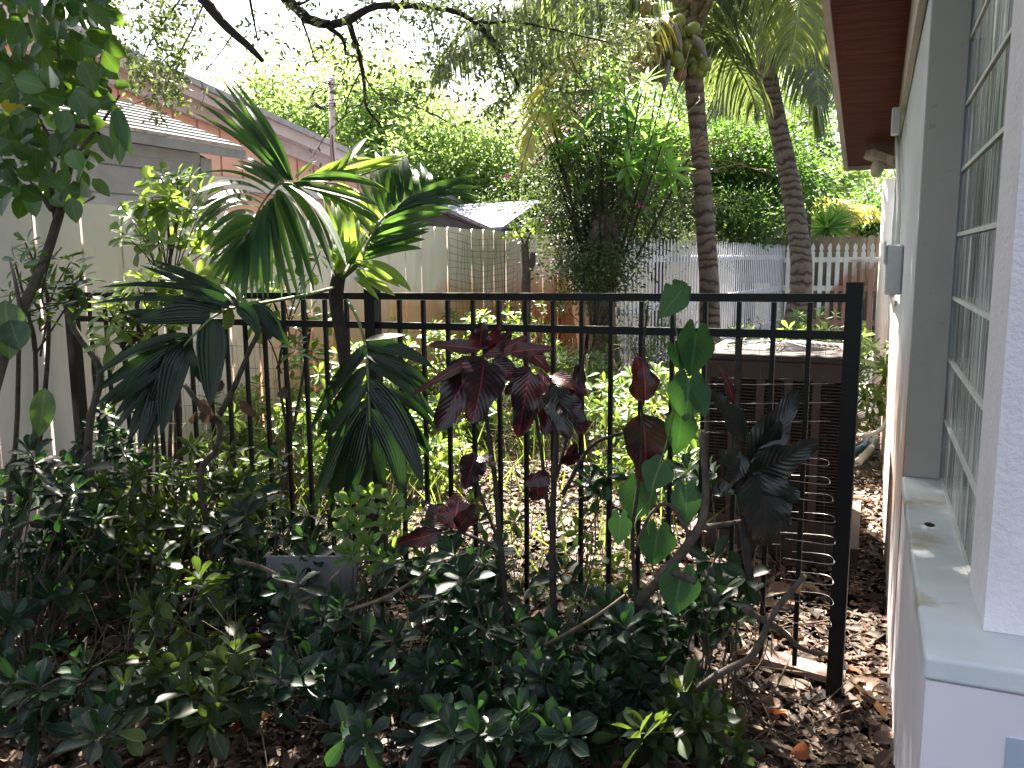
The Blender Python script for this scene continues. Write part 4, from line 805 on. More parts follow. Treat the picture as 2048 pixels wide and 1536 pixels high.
croton('croton with dark green leaves in front of the air conditioner', onz(1505, 1260),
 [([(1478, 678), (1474, 780), (1476, 900), (1482, 1000), (1500, 1160)], .010, .013), ([(1500, 1000), (1500, 930), (1510, 900)], .005, .006), ([(1478, 860), (1440, 800), (1415, 790)], .005, .004)],
 [(1500,925,1598,778,58,'crotongreen',.1), (1505,945,1640,880,58,'crotongreen',.12), (1490,880,1418,780,48,'crotongreen',.1), (1470,810,1436,730,18,'crotonred',.15), (1470,960,1435,900,48,'crotongreen',.1), (1510,950,1598,1000,60,'crotongreen',.1), (1520,945,1525,1092,92,'crotongreen',.25), (1500,960,1425,990,44,'crotongreen',.15), (1480,900,1440,985,46,'crotongreen',.1), (1510,930,1560,840,46,'crotongreen',.1), (1530,960,1575,1060,50,'crotongreen',.1)], 2.5)

# heart-leaved vine
vn = root('heart_leaf_vine', 'green vine with large heart-shaped leaves climbing the fence left of the air conditioner', 'vine'); mb = MB()
tube(mb, [at(1330, 1260, 2.6), at(1300, 1100, 2.55), at(1300, 1000, 2.5), at(1340, 860, 2.5), at(1360, 740, 2.5), at(1350, 640, 2.55), at(1350, 590, 2.6)], .003, .002, n=5); tube(mb, [at(1300, 1000, 2.5), at(1270, 1050, 2.45), at(1300, 1140, 2.45), at(1350, 1190, 2.45)], .002, n=4); mb.build('stem', M['greenstem'], vn)
for (x0, y0, x1, y1, wp) in ((1392,672,1378,748,76),(1385,690,1357,738,40),(1378,768,1370,838,74),(1366,782,1345,815,40),(1362,838,1352,905,60),(1278,975,1264,1042,64),(1322,935,1296,978,52),(1315,1068,1304,1128,66),(1372,985,1372,1045,50),(1362,1155,1345,1226,70),(1362,588,1318,632,44),(1345,578,1365,600,44),(1350,700,1360,735,36),(1395,780,1410,830,36),(1240,1040,1236,1085,40)):
    mb = MB(); dd_ = 2.48+rng.normal()*.04; surf(mb, at(x0, y0-6, dd_), at(x1, y1+6, dd_-.01), 1.3*wp*dd_/FPX, 'heart', nrm(CAMV+[rng.normal()*.2, 0, .35]), .05, 8, 12, .1, 0, None, .3+.3*rng.random()); mb.build('leaf', M['heart'], vn)
place(vn, onz(1330, 1270))

# limbs and sticks in the bed
def stick(name, label, pts, r0, r1, m=M['bark'], cat='branch', subs=()):
    mb = MB(); tube(mb, pts, r0, r1, n=9, sm=6, wob=.04)
    for s_ in subs: tube(mb, s_[0], s_[1], s_[2], n=7, sm=5, wob=.04)
    o = mb.build(name, m); tag(o, label, cat, 'bare branches in the bed'); return o
stick('bare_shrub', 'thick pruned grey limb slanting up to the right through the bed', [onz(1210, 1300)+[0, 0, -.02], at(1290, 1190, 2.5), at(1360, 1110, 2.45), at(1400, 1050, 2.4), at(1412, 980, 2.42), at(1402, 860, 2.45)], .019, .009, M['bark'], 'shrub',
 [([at(1325, 1135, 2.47), at(1355, 1148, 2.4), at(1390, 1163, 2.35)], .011, .011), ([at(1400, 1055, 2.4), at(1440, 1050, 2.45), at(1500, 1040, 2.5)], .009, .007), ([at(1385, 1080, 2.42), at(1340, 1010, 2.4), at(1300, 1030, 2.4), at(1270, 1100, 2.42)], .007, .004)])
stick('broken_branch', 'branch with a torn orange end leaning up beside the wire ends', [onz(1330, 1440), at(1420, 1360, 2.35), at(1505, 1310, 2.3), at(1545, 1230, 2.25), at(1610, 1152, 2.2)], .011, .008, M['bark'])
mb = MB(); tube(mb, [at(1588, 1182, 2.222), at(1611, 1150, 2.198)], .0095, .004, n=7, sm=0, wob=.15); o = mb.build('torn_end', M['torn'], [q for q in bpy.data.objects if q.name == 'broken_branch'][0])
stick('fallen_branch', 'grey branch arching down to the litter left of the broken branch', [at(1490, 1220, 2.35), at(1560, 1260, 2.45), at(1610, 1300, 2.55), onz(1680, 1320)+[0, 0, .02]], .01, .006, M['bark'])
stick('fallen_branch', 'long thin stick crossing the litter at bottom right', [onz(1530, 1290), onz(1600, 1400), onz(1580, 1530)], .006, .004, M['twig'])
stick('fallen_branch', 'pale thin stick at centre bottom between two shrubs', [at(1090, 1290, 2.5), at(1180, 1240, 2.3), at(1250, 1190, 2.3)], .005, .003, M['twig'])
stick('fallen_branch', 'thin branch lying behind the bright sunlit whorl', [at(700, 1220, 2.6), at(780, 1190, 2.6), at(860, 1140, 2.7)], .006, .004, M['twig'])
stick('fallen_branch', 'bleached stick under the dark shrubs left of the white panel', [at(470, 1120, 2.8), at(535, 1140, 2.9), at(600, 1180, 2.9)], .008, .006, M['twig'])
mb = MB()
for _ in range(110):
    px = rng.uniform(200, 1690); py = rng.uniform(1250, 1530); c = onz(px, py, .02+.05*rng.random()); dv = nrm([rng.normal(), rng.normal(), rng.normal()*.25])*rng.uniform(.06, .22)
    if c[0] > .02 or c[0]+dv[0] > .1 or c[0]-dv[0] > .1: continue
    tube(mb, [c-dv, c+rng.normal(size=3)*.015, c+dv], .0035*rng.random()+.0015, .001, n=4, sm=3)
for _ in range(120):
    px = rng.uniform(30, 1560); py = rng.uniform(1180, 1500); c = onz(px, py, 0); e = c+np.array([rng.normal()*.12, rng.normal()*.1, rng.uniform(.12, .5)])
    if e[0] > .05 or c[0] > .05: continue
    tube(mb, [c, (c+e)/2+rng.normal(size=3)*.03, e], .003, .001, n=4, sm=3)
    for _ in range(2): q_ = c+(e-c)*rng.uniform(.4, .9); tube(mb, [q_, q_+rng.normal(size=3)*.05+[0, 0, .03]], .0015, .0008, n=3, sm=0)
o = mb.build('twigs', M['twig']); tag(o, 'small dry twigs scattered over the fallen leaves', 'twigs', kind='stuff')
mb = MB(); A_ = onz(1500, 1305, .03); B_ = onz(1668, 1352, .03); beam(mb, A_, B_, .09, .025); o = mb.build('wood_plank', M['plank'], None, False); tag(o, 'weathered pinkish plank lying under the fence end', 'plank')
mb = MB(); q = [at(532, 1113, 3.35), at(715, 1113, 3.3), onz(712, 1262), onz(535, 1262)]; nn = nrm(np.cross(q[1]-q[0], q[3]-q[0]))*.006; polyprism(mb, q, nn); o = mb.build('plastic_sheet', M['sheet'], None, False); tag(o, 'plain white plastic sheet leaning at the fence foot behind shrubs', 'plastic sheet')
mb = MB()
for px, py, s_ in ((380,1440,.1),(460,1470,.12),(20,1320,.1),(1380,1500,.06),(215,1190,.07),(240,1200,.07),(1100,1230,.08),(1010,1440,.06),(1560,1420,.06),(1700,1340,.05),(160,1110,.05),(700,1300,.07),(980,1250,.09),(1620,1500,.05)):
    c = onz(px, py, .05); leaves(mb, [c], [rng.normal(size=3)*[1, 1, .3]], [nrm(UP+rng.normal(size=3)*.5-np.array([0, .5, 0]))], s_*1.3, s_, T_OV)
o = mb.build('rusty_leaves', M['rustleaf']); tag(o, 'large rusty orange dead leaves lying among the brown litter', 'dead leaves', kind='stuff')

# ------------------------------------------------------------------ left tree with broad leaves
lt = root('broadleaf_tree', 'young tree with broad serrated leaves at the upper left before the board fence', 'tree'); mb = MB(); LD = 2.7
tube(mb, [onz(-60, 1340)+[0, 0, -.05], at(-30, 900, LD), at(0, 735, LD), at(42, 625, LD), at(85, 530, LD), at(112, 450, LD), at(130, 385, LD)], [.022, .02, .018, .016, .015, .013], n=9, wob=.03)
for q in ([(130, 385), (145, 320), (150, 250), (120, 120), (100, -30)], [(112, 450), (103, 370), (110, 300), (60, 200), (20, 60)], [(42, 625), (30, 560), (20, 520)], [(145, 320), (200, 250), (240, 190)], [(150, 250), (190, 260), (230, 300)], [(103, 420), (60, 360), (20, 330)]): tube(mb, [at(x, y, LD+rng.normal()*.08) for x, y in q], .008, .003, n=6)
mb.build('trunk', M['bark'], lt)
mb = MB(); O = []; 
for _ in range(900):
    for __ in range(50):
        px = rng.uniform(-140, 250); py = rng.uniform(-260, 480)
        if py < 110+rng.normal()*15 and px < 215: break
        if px < 215-(py-90)*.12 and py < 300: break
        if px < 130+rng.random()*90 and py < 395 and rng.random() < .45: break
    O.append(at(px, py, LD+rng.normal()*.32))
O = np.array(O); dr = nrm(rng.normal(size=(len(O), 3))*.7+[.25, -.1, -.75]); nn = nrm(CAMV+rng.normal(size=(len(O), 3))*.55)
leaves(mb, O, dr, nn, rng.uniform(.055, .09, len(O)), rng.uniform(.038, .058, len(O)), T_OV, rng.random(len(O))**1.8)
for (x0, y0, x1, y1, wp) in ((235,215,240,330,36),(225,205,262,312,30),(195,130,205,182,26),(212,160,228,120,22),(228,170,262,172,24),(90,775,78,875,46),(20,640,40,700,60),(10,600,20,720,70)): surf(mb, at(x0, y0, 2.6), at(x1, y1, 2.6), wp*2.6/FPX, 'ovate', nrm(CAMV+[.3, .2, .4]), .05, 4, 8, .2, .1, None, .9 if y0 < 400 else .3)
mb.build('foliage', M['ovate'], lt)
mb = MB(); surf(mb, at(5, 200, 2.5), at(42, 240, 2.5), 26*2.5/FPX, 'ovate', nrm(CAMV+[0, .2, .5]), .1, 4, 8, .2, .1); surf(mb, at(30, 210, 2.5), at(82, 248, 2.5), 20*2.5/FPX, 'ovate', nrm(CAMV+[0, .2, .5]), .15, 4, 8, .2, .1)
mb.build('yellow_leaf', M['yellow'], lt); place(lt, onz(-60, 1340))

# umbrella plants
def umb(label, base, pxs, D, m='schef', L=.1, W=.045, k=8, rnd=.6, sr=.007, name='umbrella_plant'):
    tips = [at(x, y, D+rng.normal()*.12) for x, y in pxs]
    return stems_leaves(name, label, 'umbrella plant', base, tips, M[m], M['bark'], k, L, W, T_OB, sr, 'umbrella plants', (55, 115), 2, (0, -.3, .8), rnd)
umb('tall umbrella plant with sunlit lime leaves in front of the grey shed corner', at(345, 1040, 4.75), [(325,345),(300,365),(355,350),(380,350),(290,395),(340,390),(400,385),(260,430),(300,440),(350,440),(395,430),(420,455),(250,465),(320,480),(370,480),(410,500),(280,480),(330,410)], 4.4, 'schef', .11, .056, 9)
umb('umbrella plant with white-lit whorls behind the left fence panel', at(300, 1060, 4.4), [(240,590),(215,610),(275,570),(300,555),(330,590),(220,640),(270,630),(355,560),(390,550),(320,640),(210,680),(420,590),(450,560),(250,560)], 3.7, 'lime', .11, .05, 9, .6)
umb('dark umbrella plant with narrow leaflets at the left edge in front of the board fence', at(20, 1080, 3.6), [(50,480),(30,520),(70,500),(100,510),(140,520),(90,560),(150,560),(60,570),(20,580),(120,600),(165,540),(170,590),(80,620)], 3.0, 'ovate', .075, .026, 9, .2)
umb('umbrella plant sprays under the palm crown', at(560, 1000, 4.3), [(540,590),(600,560),(620,620),(560,640),(640,640),(590,690),(505,640),(470,600),(625,700),(520,560),(560,540),(600,510),(640,500)], 3.85, 'schef', .085, .038, 7, .5)
r_ = root('pruned_shrub', 'pale crooked trunks leaning in front of the left fence panel', 'shrub')
for q, r0, r1 in (([(175, 900), (182, 830), (200, 740), (150, 660), (130, 600)], .018, .014), ([(198, 745), (240, 710), (285, 665)], .012, .009), ([(440, 830), (470, 770), (500, 700), (520, 660)], .013, .01), ([(370, 770), (400, 810), (440, 850), (430, 900)], .012, .012), ([(430, 900), (400, 960), (430, 1120)], .014, .016), ([(175, 900), (190, 1000), (200, 1120)], .018, .022)):
    mb = MB(); tube(mb, [at(x, y, 3.75) for x, y in q], r0, r1, n=8, wob=.05); mb.build('branch', M['bark'], r_)
for px, py in ((400, 800), (420, 830), (390, 830), (480, 800), (560, 780), (450, 770), (410, 850)): mb = MB(); leaves(mb, [at(px, py, 3.7)], rv(1), [CAMV+rng.normal(size=3)*.4], .1, .055, T_OV, rng.random()*.5); mb.build('dead_leaf', M['litter'], r_)
place(r_, onz(430, 1130))

mb = MB(); n_ = 900; X = rng.uniform(-3.6, -.9, n_); Yv = rng.uniform(3.25, 7.0, n_); keep = ~((X > -2.3) & (X < -1.0) & (Yv > 4.3) & (Yv < 5.9) & (rng.random(n_) < .75)); X = X[keep]; Yv = Yv[keep]; n_ = len(X)
for a_, b_ in zip(X[:190], Yv[:190]):
    p = np.array([a_, b_, 0]); e = p+[rng.normal()*.14, rng.normal()*.14, rng.uniform(.25, .95)]; tube(mb, [p, (p+e)/2+rng.normal(size=3)*.04, e], .0035, .0012, n=4, sm=3)
    for _ in range(3): q = p+(e-p)*rng.uniform(.4, 1); tube(mb, [q, q+rng.normal(size=3)*[.07, .07, .05]+[0, 0, .03]], .0015, .001, n=3, sm=0)
o = mb.build('dry_stems', M['drystem']); tag(o, 'tangle of thin dry stems standing behind the black fence', 'dry stems', kind='stuff')
mb = MB(); dv = nrm(np.stack([rng.normal(size=n_)*.5, rng.normal(size=n_)*.5, np.ones(n_)], -1)); leaves(mb, np.stack([X+rng.normal(size=n_)*.05, Yv, np.zeros(n_)], -1), dv, rv(n_), rng.uniform(.15, .42, n_), .011, T_LA)
o = mb.build('grass_tufts', M['lime']); tag(o, 'thin sunlit grass blades in the litter behind the black fence', 'grass', kind='stuff')
# ------------------------------------------------------------------ understory behind the fence
us = [(-3.5,5.2,.9,'lime','lime green shrub behind the fence near the left board wall'),(-3.3,6.3,1.0,'lime','yellow-green shrub against the board fence left of the palm trunk'),(-3.0,4.6,.55,'schef','low leafy plant behind the left fence panel'),(-3.5,7.6,1.0,'schef','umbrella-leaved shrub against the rust-stained boards'),
 (-3.0,6.0,.45,'schef','low bright plant behind the centre post'),(-2.9,7.0,.75,'lime','pale sprigs behind the maroon croton'),(-3.5,8.8,1.05,'fardark','dark bush before the board fence right of the netting'),(-2.4,7.4,.7,'schef','green bush behind the fence at centre'),
 (-1.9,6.6,.55,'lime','sunlit yellow-green clump behind the second croton'),(-1.35,5.6,.75,'lime','bright chartreuse bush left of the air conditioner'),(-1.5,7.6,.9,'fardark','dark fern-like bush behind the top rail right of centre'),(-2.1,8.3,1.1,'fardark','dark bush at the foot of the lilac pickets'),
 (-1.0,7.3,.85,'fardark','dark low shrub behind the air conditioner'),(-1.1,5.0,.45,'schef','small seedling beside the air conditioner'),(-.75,8.6,1.0,'fardark','dark bush round the base of the far coconut palm'),(-.45,6.6,1.0,'lime','pale green sprigs above the air conditioner lid'),(-.2,6.9,.95,'lime','thin weedy plant in the gap beside the house'),(-2.7,6.3,.25,'lime','low weeds on the sunny litter'),(-2.75,4.9,.3,'lime','small sunlit seedling near the fence centre'),(-3.6,4.3,.7,'lime','leafy plant squeezed between both fences')]
for i, (x, y, h_, m_, lb_) in enumerate(us):
    nt_ = int(26+h_*50); tips = []
    for _ in range(nt_):
        a = rng.random()*2*PI; rr = (.38+.12*h_)*math.sqrt(rng.random()); tips.append((x+rr*math.cos(a), y+rr*math.sin(a), h_*(.25+.75*rng.random())))
        if tips[-1][0] < -3.85: tips[-1] = (-3.8, tips[-1][1], tips[-1][2])
    kind = 'umbrella' if m_ in ('schef', 'lime') else 'dark'
    stems_leaves('garden_shrub', lb_, 'shrub', (x, y, 0), tips, M[m_], M['twig'], 9, .1 if kind == 'umbrella' else .08, .04 if kind == 'umbrella' else .016, T_OBL if kind == 'umbrella' else T_LA, .004, 'shrubs behind the black fence', (35, 110), 3)

# ------------------------------------------------------------------ trees
def tree(name, label, base, top, rad, nleaf, leafm, tr=.12, L=.1, W=.045, T=T_LO, nclump=60, group=None, cat='tree', stretch=1.0, seedshape=None, barkm='barkdark', cr_sig=.22):
    """trunk with limbs to clump centres; leaves scattered in clumps through the crown volume"""
    r = root(name, label, cat, group); base = np.array(base, float); cx, cy, cz, rx, ry, rz = top[0], top[1], top[2], rad[0], rad[1], rad[2]
    C_ = rv(nclump)*(rng.random(nclump)**.45)[:, None]*[rx, ry, rz]+[cx, cy, cz]
    mb = MB(); fork = base+(np.array([cx, cy, cz-rz*.5])-base)*.6
    tube(mb, [base-[0, 0, .1], base*.5+fork*.5+rng.normal(size=3)*.08, fork, np.array([cx, cy, cz])], tr, tr*.35, n=8, wob=.04)
    for c in C_[::3]: tube(mb, [fork, (fork+c)/2+rng.normal(size=3)*.15, c], tr*.3, tr*.06, n=5, sm=3)
    mb.build('trunk', M[barkm], r); mb = MB(); per = nleaf//nclump; sg = cr_sig*(rx*ry*rz)**(1/3)
    ci = np.repeat(np.arange(nclump), per); n_ = len(ci); O = C_[ci]+rng.normal(size=(n_, 3))*sg*[1, 1, .75]
    tone = rng.random(nclump); dr = nrm(O-C_[ci]+rng.normal(size=(n_, 3))*sg*.6+[0, 0, -.2*sg])
    leaves(mb, O, dr, nrm(UP*.8+rng.normal(size=(n_, 3))*.6), L*rng.uniform(.7, 1.2, n_), W*rng.uniform(.7, 1.2, n_), T, np.clip(tone[ci]*.6+rng.random(n_)*.45, 0, 1))
    mb.build('crown', leafm, r); place(r, base); return r
def treepx(name, label, px, py, D, r_px, rz_px, nleaf, m, **kw):
    c = at(px, py, D); rx = r_px*D/FPX; rz = rz_px*D/FPX
    return tree(name, label, (c[0], c[1], 0), c, (rx, max(rx*.8, .8), rz), nleaf, M[m], **kw)
G = 'trees beyond the fence'
treepx('leafy_tree', 'pale green tree rising behind the pink house roof', 590, 250, 20, 150, 120, 9000, 'far', L=.16, W=.08, group=G)
treepx('leafy_tree', 'bright airy tree right of the roof mast', 760, 260, 19, 130, 130, 10000, 'far', L=.15, W=.07, group=G)
treepx('leafy_tree', 'dense light green tree behind the small sheds', 900, 310, 17.5, 130, 110, 11000, 'far', L=.13, W=.06, group=G)
treepx('leafy_tree', 'far hedge-like tree low behind the pink house', 720, 350, 24, 170, 90, 7000, 'far', L=.17, W=.08, group=G)
treepx('leafy_tree', 'tree filling the gap behind the yellow palm frond', 1050, 300, 18, 140, 170, 9000, 'far', L=.14, W=.06, group=G)
treepx('leafy_tree', 'thin pale treetop against the sky above the roof mast', 690, 130, 22, 90, 60, 1800, 'far', L=.14, W=.06, group=G, nclump=30)
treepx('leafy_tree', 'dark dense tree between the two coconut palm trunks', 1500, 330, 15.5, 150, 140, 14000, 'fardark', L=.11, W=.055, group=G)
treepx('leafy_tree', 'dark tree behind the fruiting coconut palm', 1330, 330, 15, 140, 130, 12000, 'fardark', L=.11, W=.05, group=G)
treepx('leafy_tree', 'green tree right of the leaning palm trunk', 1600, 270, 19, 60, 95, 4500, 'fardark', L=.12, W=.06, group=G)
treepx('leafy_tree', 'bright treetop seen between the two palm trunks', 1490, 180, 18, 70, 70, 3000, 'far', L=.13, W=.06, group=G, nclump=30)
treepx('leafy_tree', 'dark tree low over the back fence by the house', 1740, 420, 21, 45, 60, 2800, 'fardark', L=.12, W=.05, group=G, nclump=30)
treepx('leafy_tree', 'bright leafy tree above the back fence under the soffit end', 1700, 350, 24, 90, 45, 4000, 'far', L=.15, W=.07, group=G, nclump=30)
treepx('leafy_tree', 'very pale distant tree behind the dark pair of trees', 1400, 150, 26, 260, 110, 9000, 'far', L=.2, W=.09, group=G)
treepx('bougainvillea_shrub', 'tangled bougainvillea mound over the old stump', 1190, 400, 9.0, 135, 150, 17000, 'scrub', L=.05, W=.022, group=None, cat='shrub', nclump=130, tr=.03)
treepx('bougainvillea_shrub', 'leafy tangle draping the lilac picket fence top', 1310, 400, 10.6, 110, 85, 6500, 'scrub', L=.05, W=.025, group=None, cat='shrub', nclump=40, tr=.03)
treepx('bougainvillea_shrub', 'shrub low behind the lilac pickets between the palms', 1480, 430, 14.2, 110, 50, 6000, 'fardark', L=.08, W=.04, group=None, cat='shrub', nclump=40, tr=.03)
treepx('bougainvillea_shrub', 'low creeper covering the foot of the old stump', 1190, 540, 8.3, 70, 60, 4500, 'scrub', L=.05, W=.022, group=None, cat='shrub', nclump=40, tr=.02)
# frangipani: bare upright stems with strap-leaf whorls
pts = [(1180,140),(1150,175),(1220,160),(1250,190),(1130,210),(1200,215),(1270,240),(1100,240),(1230,270),(1300,290),(1280,320),(1320,260),(1340,340),(1255,330),(1130,300),(1170,260),(1220,120),(1290,160),(1240,230),(1190,180),(1330,310),(1300,350)]
tips = [at(x, y, 8.35+rng.normal()*.25) for x, y in pts]
stems_leaves('frangipani_tree', 'tree of upright grey stems topped by bright strap-leaf whorls behind the stump', 'tree', (at(1190, 590, 8.9)*[1, 1, 0]), tips, M['mango'], M['twig'], 15, .26, .065, T_LA, .006, None, (40, 125), 4, (0, 0, 1), .55)
r_ = root('old_stump', 'thick flaky-barked stump of an old tree by the fence corner', 'tree stump'); mb = MB()
b0 = at(1205, 590, 8.6)*[1, 1, 0]; tube(mb, [b0-[0, 0, .1], b0+[.02, 0, .6], b0+[-.02, 0, 1.2], b0+[0, 0, 1.6], b0+[.04, 0, 1.95]], [.19, .16, .14, .15, .17, .1], n=14, wob=.06); mb.build('trunk', M['flaky'], r_); mb = MB()
for _ in range(26):
    a = rng.normal(size=2)*.14; tube(mb, [b0+[a[0], a[1], 1.5], b0+[a[0]*2.5, a[1]*2, 2.4], b0+[a[0]*4+rng.normal()*.1, a[1]*3, 3.0+rng.random()*.6]], .012, .004, n=5)
mb.build('stem', M['barkdark'], r_); place(r_, b0)
mb = MB()
for px, py in ((1282, 410), (1098, 440), (1284, 414), (1016, 352), (1012, 356)): leaves(mb, np.repeat([at(px, py, 8.2)], 6, 0)+rng.normal(size=(6, 3))*.015, rv(6), rv(6), .028, .022, T_LO)
o = mb.build('bougainvillea_bloom', M['flower']); tag(o, 'magenta bougainvillea blooms on twig tips before the trees', 'flower')
pt = root('cut_sapling', 'slim pollarded sapling with sawn branch ends before the white boards', 'tree'); mb = MB(); D_ = 8.0
for q, r0, r1 in (([(1052, 640), (1052, 560), (1053, 545), (1050, 500), (1048, 488)], .05, .035), ([(1053, 545), (1064, 530), (1066, 505)], .03, .028), ([(1050, 495), (1040, 470), (1030, 460)], .012, .006), ([(1050, 492), (1062, 465), (1070, 450)], .012, .006)): tube(mb, [at(x, y, D_) for x, y in q], r0, r1, n=8, sm=3)
b0 = at(1052, 640, D_); tube(mb, [b0, b0*[1, 1, 0]], .05, .055, n=8, sm=0); mb.build('trunk', M['bark'], pt); mb = MB(); O = np.array([at(x, y, D_) for x, y in ((1040,460),(1065,455),(1055,450),(1075,470),(1030,475),(1060,480))]).repeat(12, 0)+rng.normal(size=(72, 3))*.05
leaves(mb, O, rv(72), rv(72), .07, .04, T_LO, .8); mb.build('foliage', M['lime'], pt); place(pt, b0*[1, 1, 0])
mb = MB()
for q in ([(1250,400),(1330,330),(1420,290),(1500,285)], [(1260,400),(1350,340),(1440,320),(1530,345)], [(1240,380),(1340,300),(1400,275),(1480,262)], [(1300,360),(1400,345),(1490,325)], [(1260,350),(1330,270),(1400,200)], [(1290,470),(1296,400),(1290,340)], [(1350,340),(1380,300),(1440,280),(1510,300)]):
    P = [at(x, y, 9.0) for x, y in q]; tube(mb, P, .009, .003, n=5); PP = smooth_pts(P, 5)
    for j in range(3, len(PP)): e = PP[j]+rng.normal(size=3)*[.12, .12, .1]; tube(mb, [PP[j], (PP[j]+e)/2+rng.normal(size=3)*.02, e], .003, .0015, n=4, sm=2)
o = mb.build('bare_twigs', M['nutbrown']); tag(o, 'arching bare pinkish twigs reaching across the ringed palm trunk', 'twigs', kind='stuff')
# utility pole
up_ = root('utility_pole', 'dark wooden utility pole with a grey box behind the leaning palm', 'pole'); mb = MB(); b0 = at(1612, 500, 17.6)*[1, 1, 0]; tube(mb, [b0, b0+[0, 0, 2.2], b0+[0, 0, 4.6]], .085, .075, n=10, sm=0); mb.build('shaft', M['barkdark'], up_); mb = MB(); c = at(1608, 366, 17.4); box(mb, c[0]-.09, c[0]+.09, c[1]-.1, c[1]+.0, c[2]-.12, c[2]+.12); mb.build('box', M['concrete'], up_, False); place(up_, b0)
mb = MB(); tube(mb, [at(640, 205, 12.5), at(870, 218, 12.8), at(1130, 222, 13), at(1480, 200, 14), at(1606, 190, 17.3)], .006, n=4, sm=6); o = mb.build('overhead_cable', M['blackhole']); tag(o, 'thin dark cable strung from the roof mast across the trees', 'cable')

# ------------------------------------------------------------------ coconut palms
DOWN = np.array([0, 0, -1.0])
def coco_frond(par, ctrl, nl, Lm, w_, m_, droop=.7, stemm='greenstem', r0=.03):
    P = smooth_pts(ctrl, 8); mb = MB(); tube(mb, P, r0, .006, n=6, sm=0); fo = mb.build('frond', M[stemm], par)
    Ls = np.concatenate([[0], np.cumsum(np.linalg.norm(np.diff(P, axis=0), axis=1))]); tot = Ls[-1]; lb = MB()
    ss = np.linspace(.16, .995, nl); nseg = 6
    Pp = np.stack([np.interp(ss*tot, Ls, P[:, i]) for i in range(3)], -1); Tg = nrm(np.stack([np.interp(ss*tot, Ls, np.gradient(P[:, i])) for i in range(3)], -1))
    for side in (-1, 1):
        S = nrm(np.cross(Tg, UP)+1e-3)*side; d0 = nrm(S*.8+Tg*.55+rng.normal(size=S.shape)*.06)
        L = Lm*np.sin(np.clip(.18+ss*.85, 0, 1)*PI)**.6*(1+rng.normal(size=nl)*.06)*np.where(ss > .85, .8, 1); pos = Pp.copy(); pts_ = [pos]; prev = d0
        for k in range(nseg):
            q = (k+.5)/nseg; dk = nrm(d0*(1-droop*q)+DOWN*droop*q*1.6); pos = pos+dk*(L/nseg)[:, None]; pts_.append(pos)
        pts_ = np.stack(pts_, 1); tg = nrm(pts_[:, 1]-pts_[:, 0]); Wd = nrm(np.cross(tg, np.cross(Tg, tg))); Wd = nrm(Tg-(np.sum(Tg*tg, -1)[:, None])*tg+rng.normal(size=Tg.shape)*.35)
        prof = np.array([.5, 1, 1, .85, .6, .35, .03])*w_/2
        A_ = pts_+Wd[:, None, :]*prof[None, :, None]; B_ = pts_-Wd[:, None, :]*prof[None, :, None]
        V = np.stack([A_, B_], 2).reshape(nl, -1, 3); m1 = (nseg+1)*2
        f = np.array([[2*k, 2*k+1, 2*k+3, 2*k+2] for k in range(nseg)]); F = (f[None]+(np.arange(nl)*m1)[:, None, None]).reshape(-1, 4)
        lb.add(V.reshape(-1, 3), F, None, np.repeat(np.clip(rng.normal(.45, .25, nl), 0, 1), m1))
    lb.build('leaflets', M[m_], fo); return fo
def ell(mb, c, ax, r, l):
    ax = nrm(ax); tube(mb, [c+ax*l*q for q in np.linspace(-1, 1, 9)], [r*math.sqrt(max(.02, 1-(q*.98)**2)) for q in np.linspace(-1, 1, 9)], n=10, sm=0)
cp = root('coconut_palm', 'coconut palm with a cluster of green coconuts under its crown', 'palm', 'coconut palms'); D1 = 10
cb_ = at(1422, 590, D1); mb = MB()
tube(mb, [cb_*[1, 1, 0]+[.02, 0, -.1], cb_*[1, 1, 0]+[.0, 0, .5], at(1418, 560, D1), at(1408, 420, D1), at(1400, 300, D1), at(1388, 160, D1), at(1385, 40, D1)], [.17, .13, .115, .11, .105, .11, .1], n=16, sm=8); mb.build('trunk', M['cocobark'], cp)
mb = MB(); 
for _ in range(14): a = rng.random()*2*PI; c = at(1388, rng.random()*70, D1); tube(mb, [c, c+[.16*math.cos(a), .16*math.sin(a), .1], c+[.3*math.cos(a), .3*math.sin(a), .3]], [.07, .05, .02], n=6)
mb.build('leaf_base', M['flaky'], cp)
nuts = [(1290,15),(1308,22),(1318,48),(1330,60),(1342,38),(1340,80),(1325,85),(1358,45),(1372,65),(1350,95),(1333,100),(1318,78),(1305,105),(1303,125),(1315,128),(1328,125),(1298,145),(1310,148),(1325,150),(1345,115),(1355,120),(1372,108),(1380,125),(1395,115),(1408,130),(1375,90),(1392,95),(1390,138),(1400,142),(1365,130),(1338,70),(1360,75),(1340,55),(1385,60)]
for i, (x, y) in enumerate(nuts):
    mb = MB(); c = at(x, y, D1-.15+rng.normal()*.1); ell(mb, c, rng.normal(size=3)*.4+[0, 0, 1], .075+.01*rng.random(), .095); mb.build('coconut', M['nut'] if i % 15 else M['nutbrown'], cp)
mb = MB(); c = at(1360, 148, D1-.2); ell(mb, c, (.1, 0, 1), .08, .09); mb.build('coconut', M['nutbrown'], cp)
for q in ([(1348,45),(1355,75),(1364,105)], [(1385,70),(1400,90),(1415,118)], [(1338,120),(1332,150),(1328,185)]): mb = MB(); tube(mb, [at(x, y, D1-.35) for x, y in q], [.02, .055, .045, .005], n=6); mb.build('spathe', M['spathe'], cp)
K = at(1388, 10, D1)
def cpx(L_, D_=D1): return [at(x, y, D_+dz) for x, y, dz in L_]
coco_frond(cp, [K]+cpx([(1300,-30,-.3),(1150,-50,-.8),(1000,0,-1.3),(900,100,-1.6),(860,190,-1.7)]), 150, 1.25, .035, 'coco', .9)
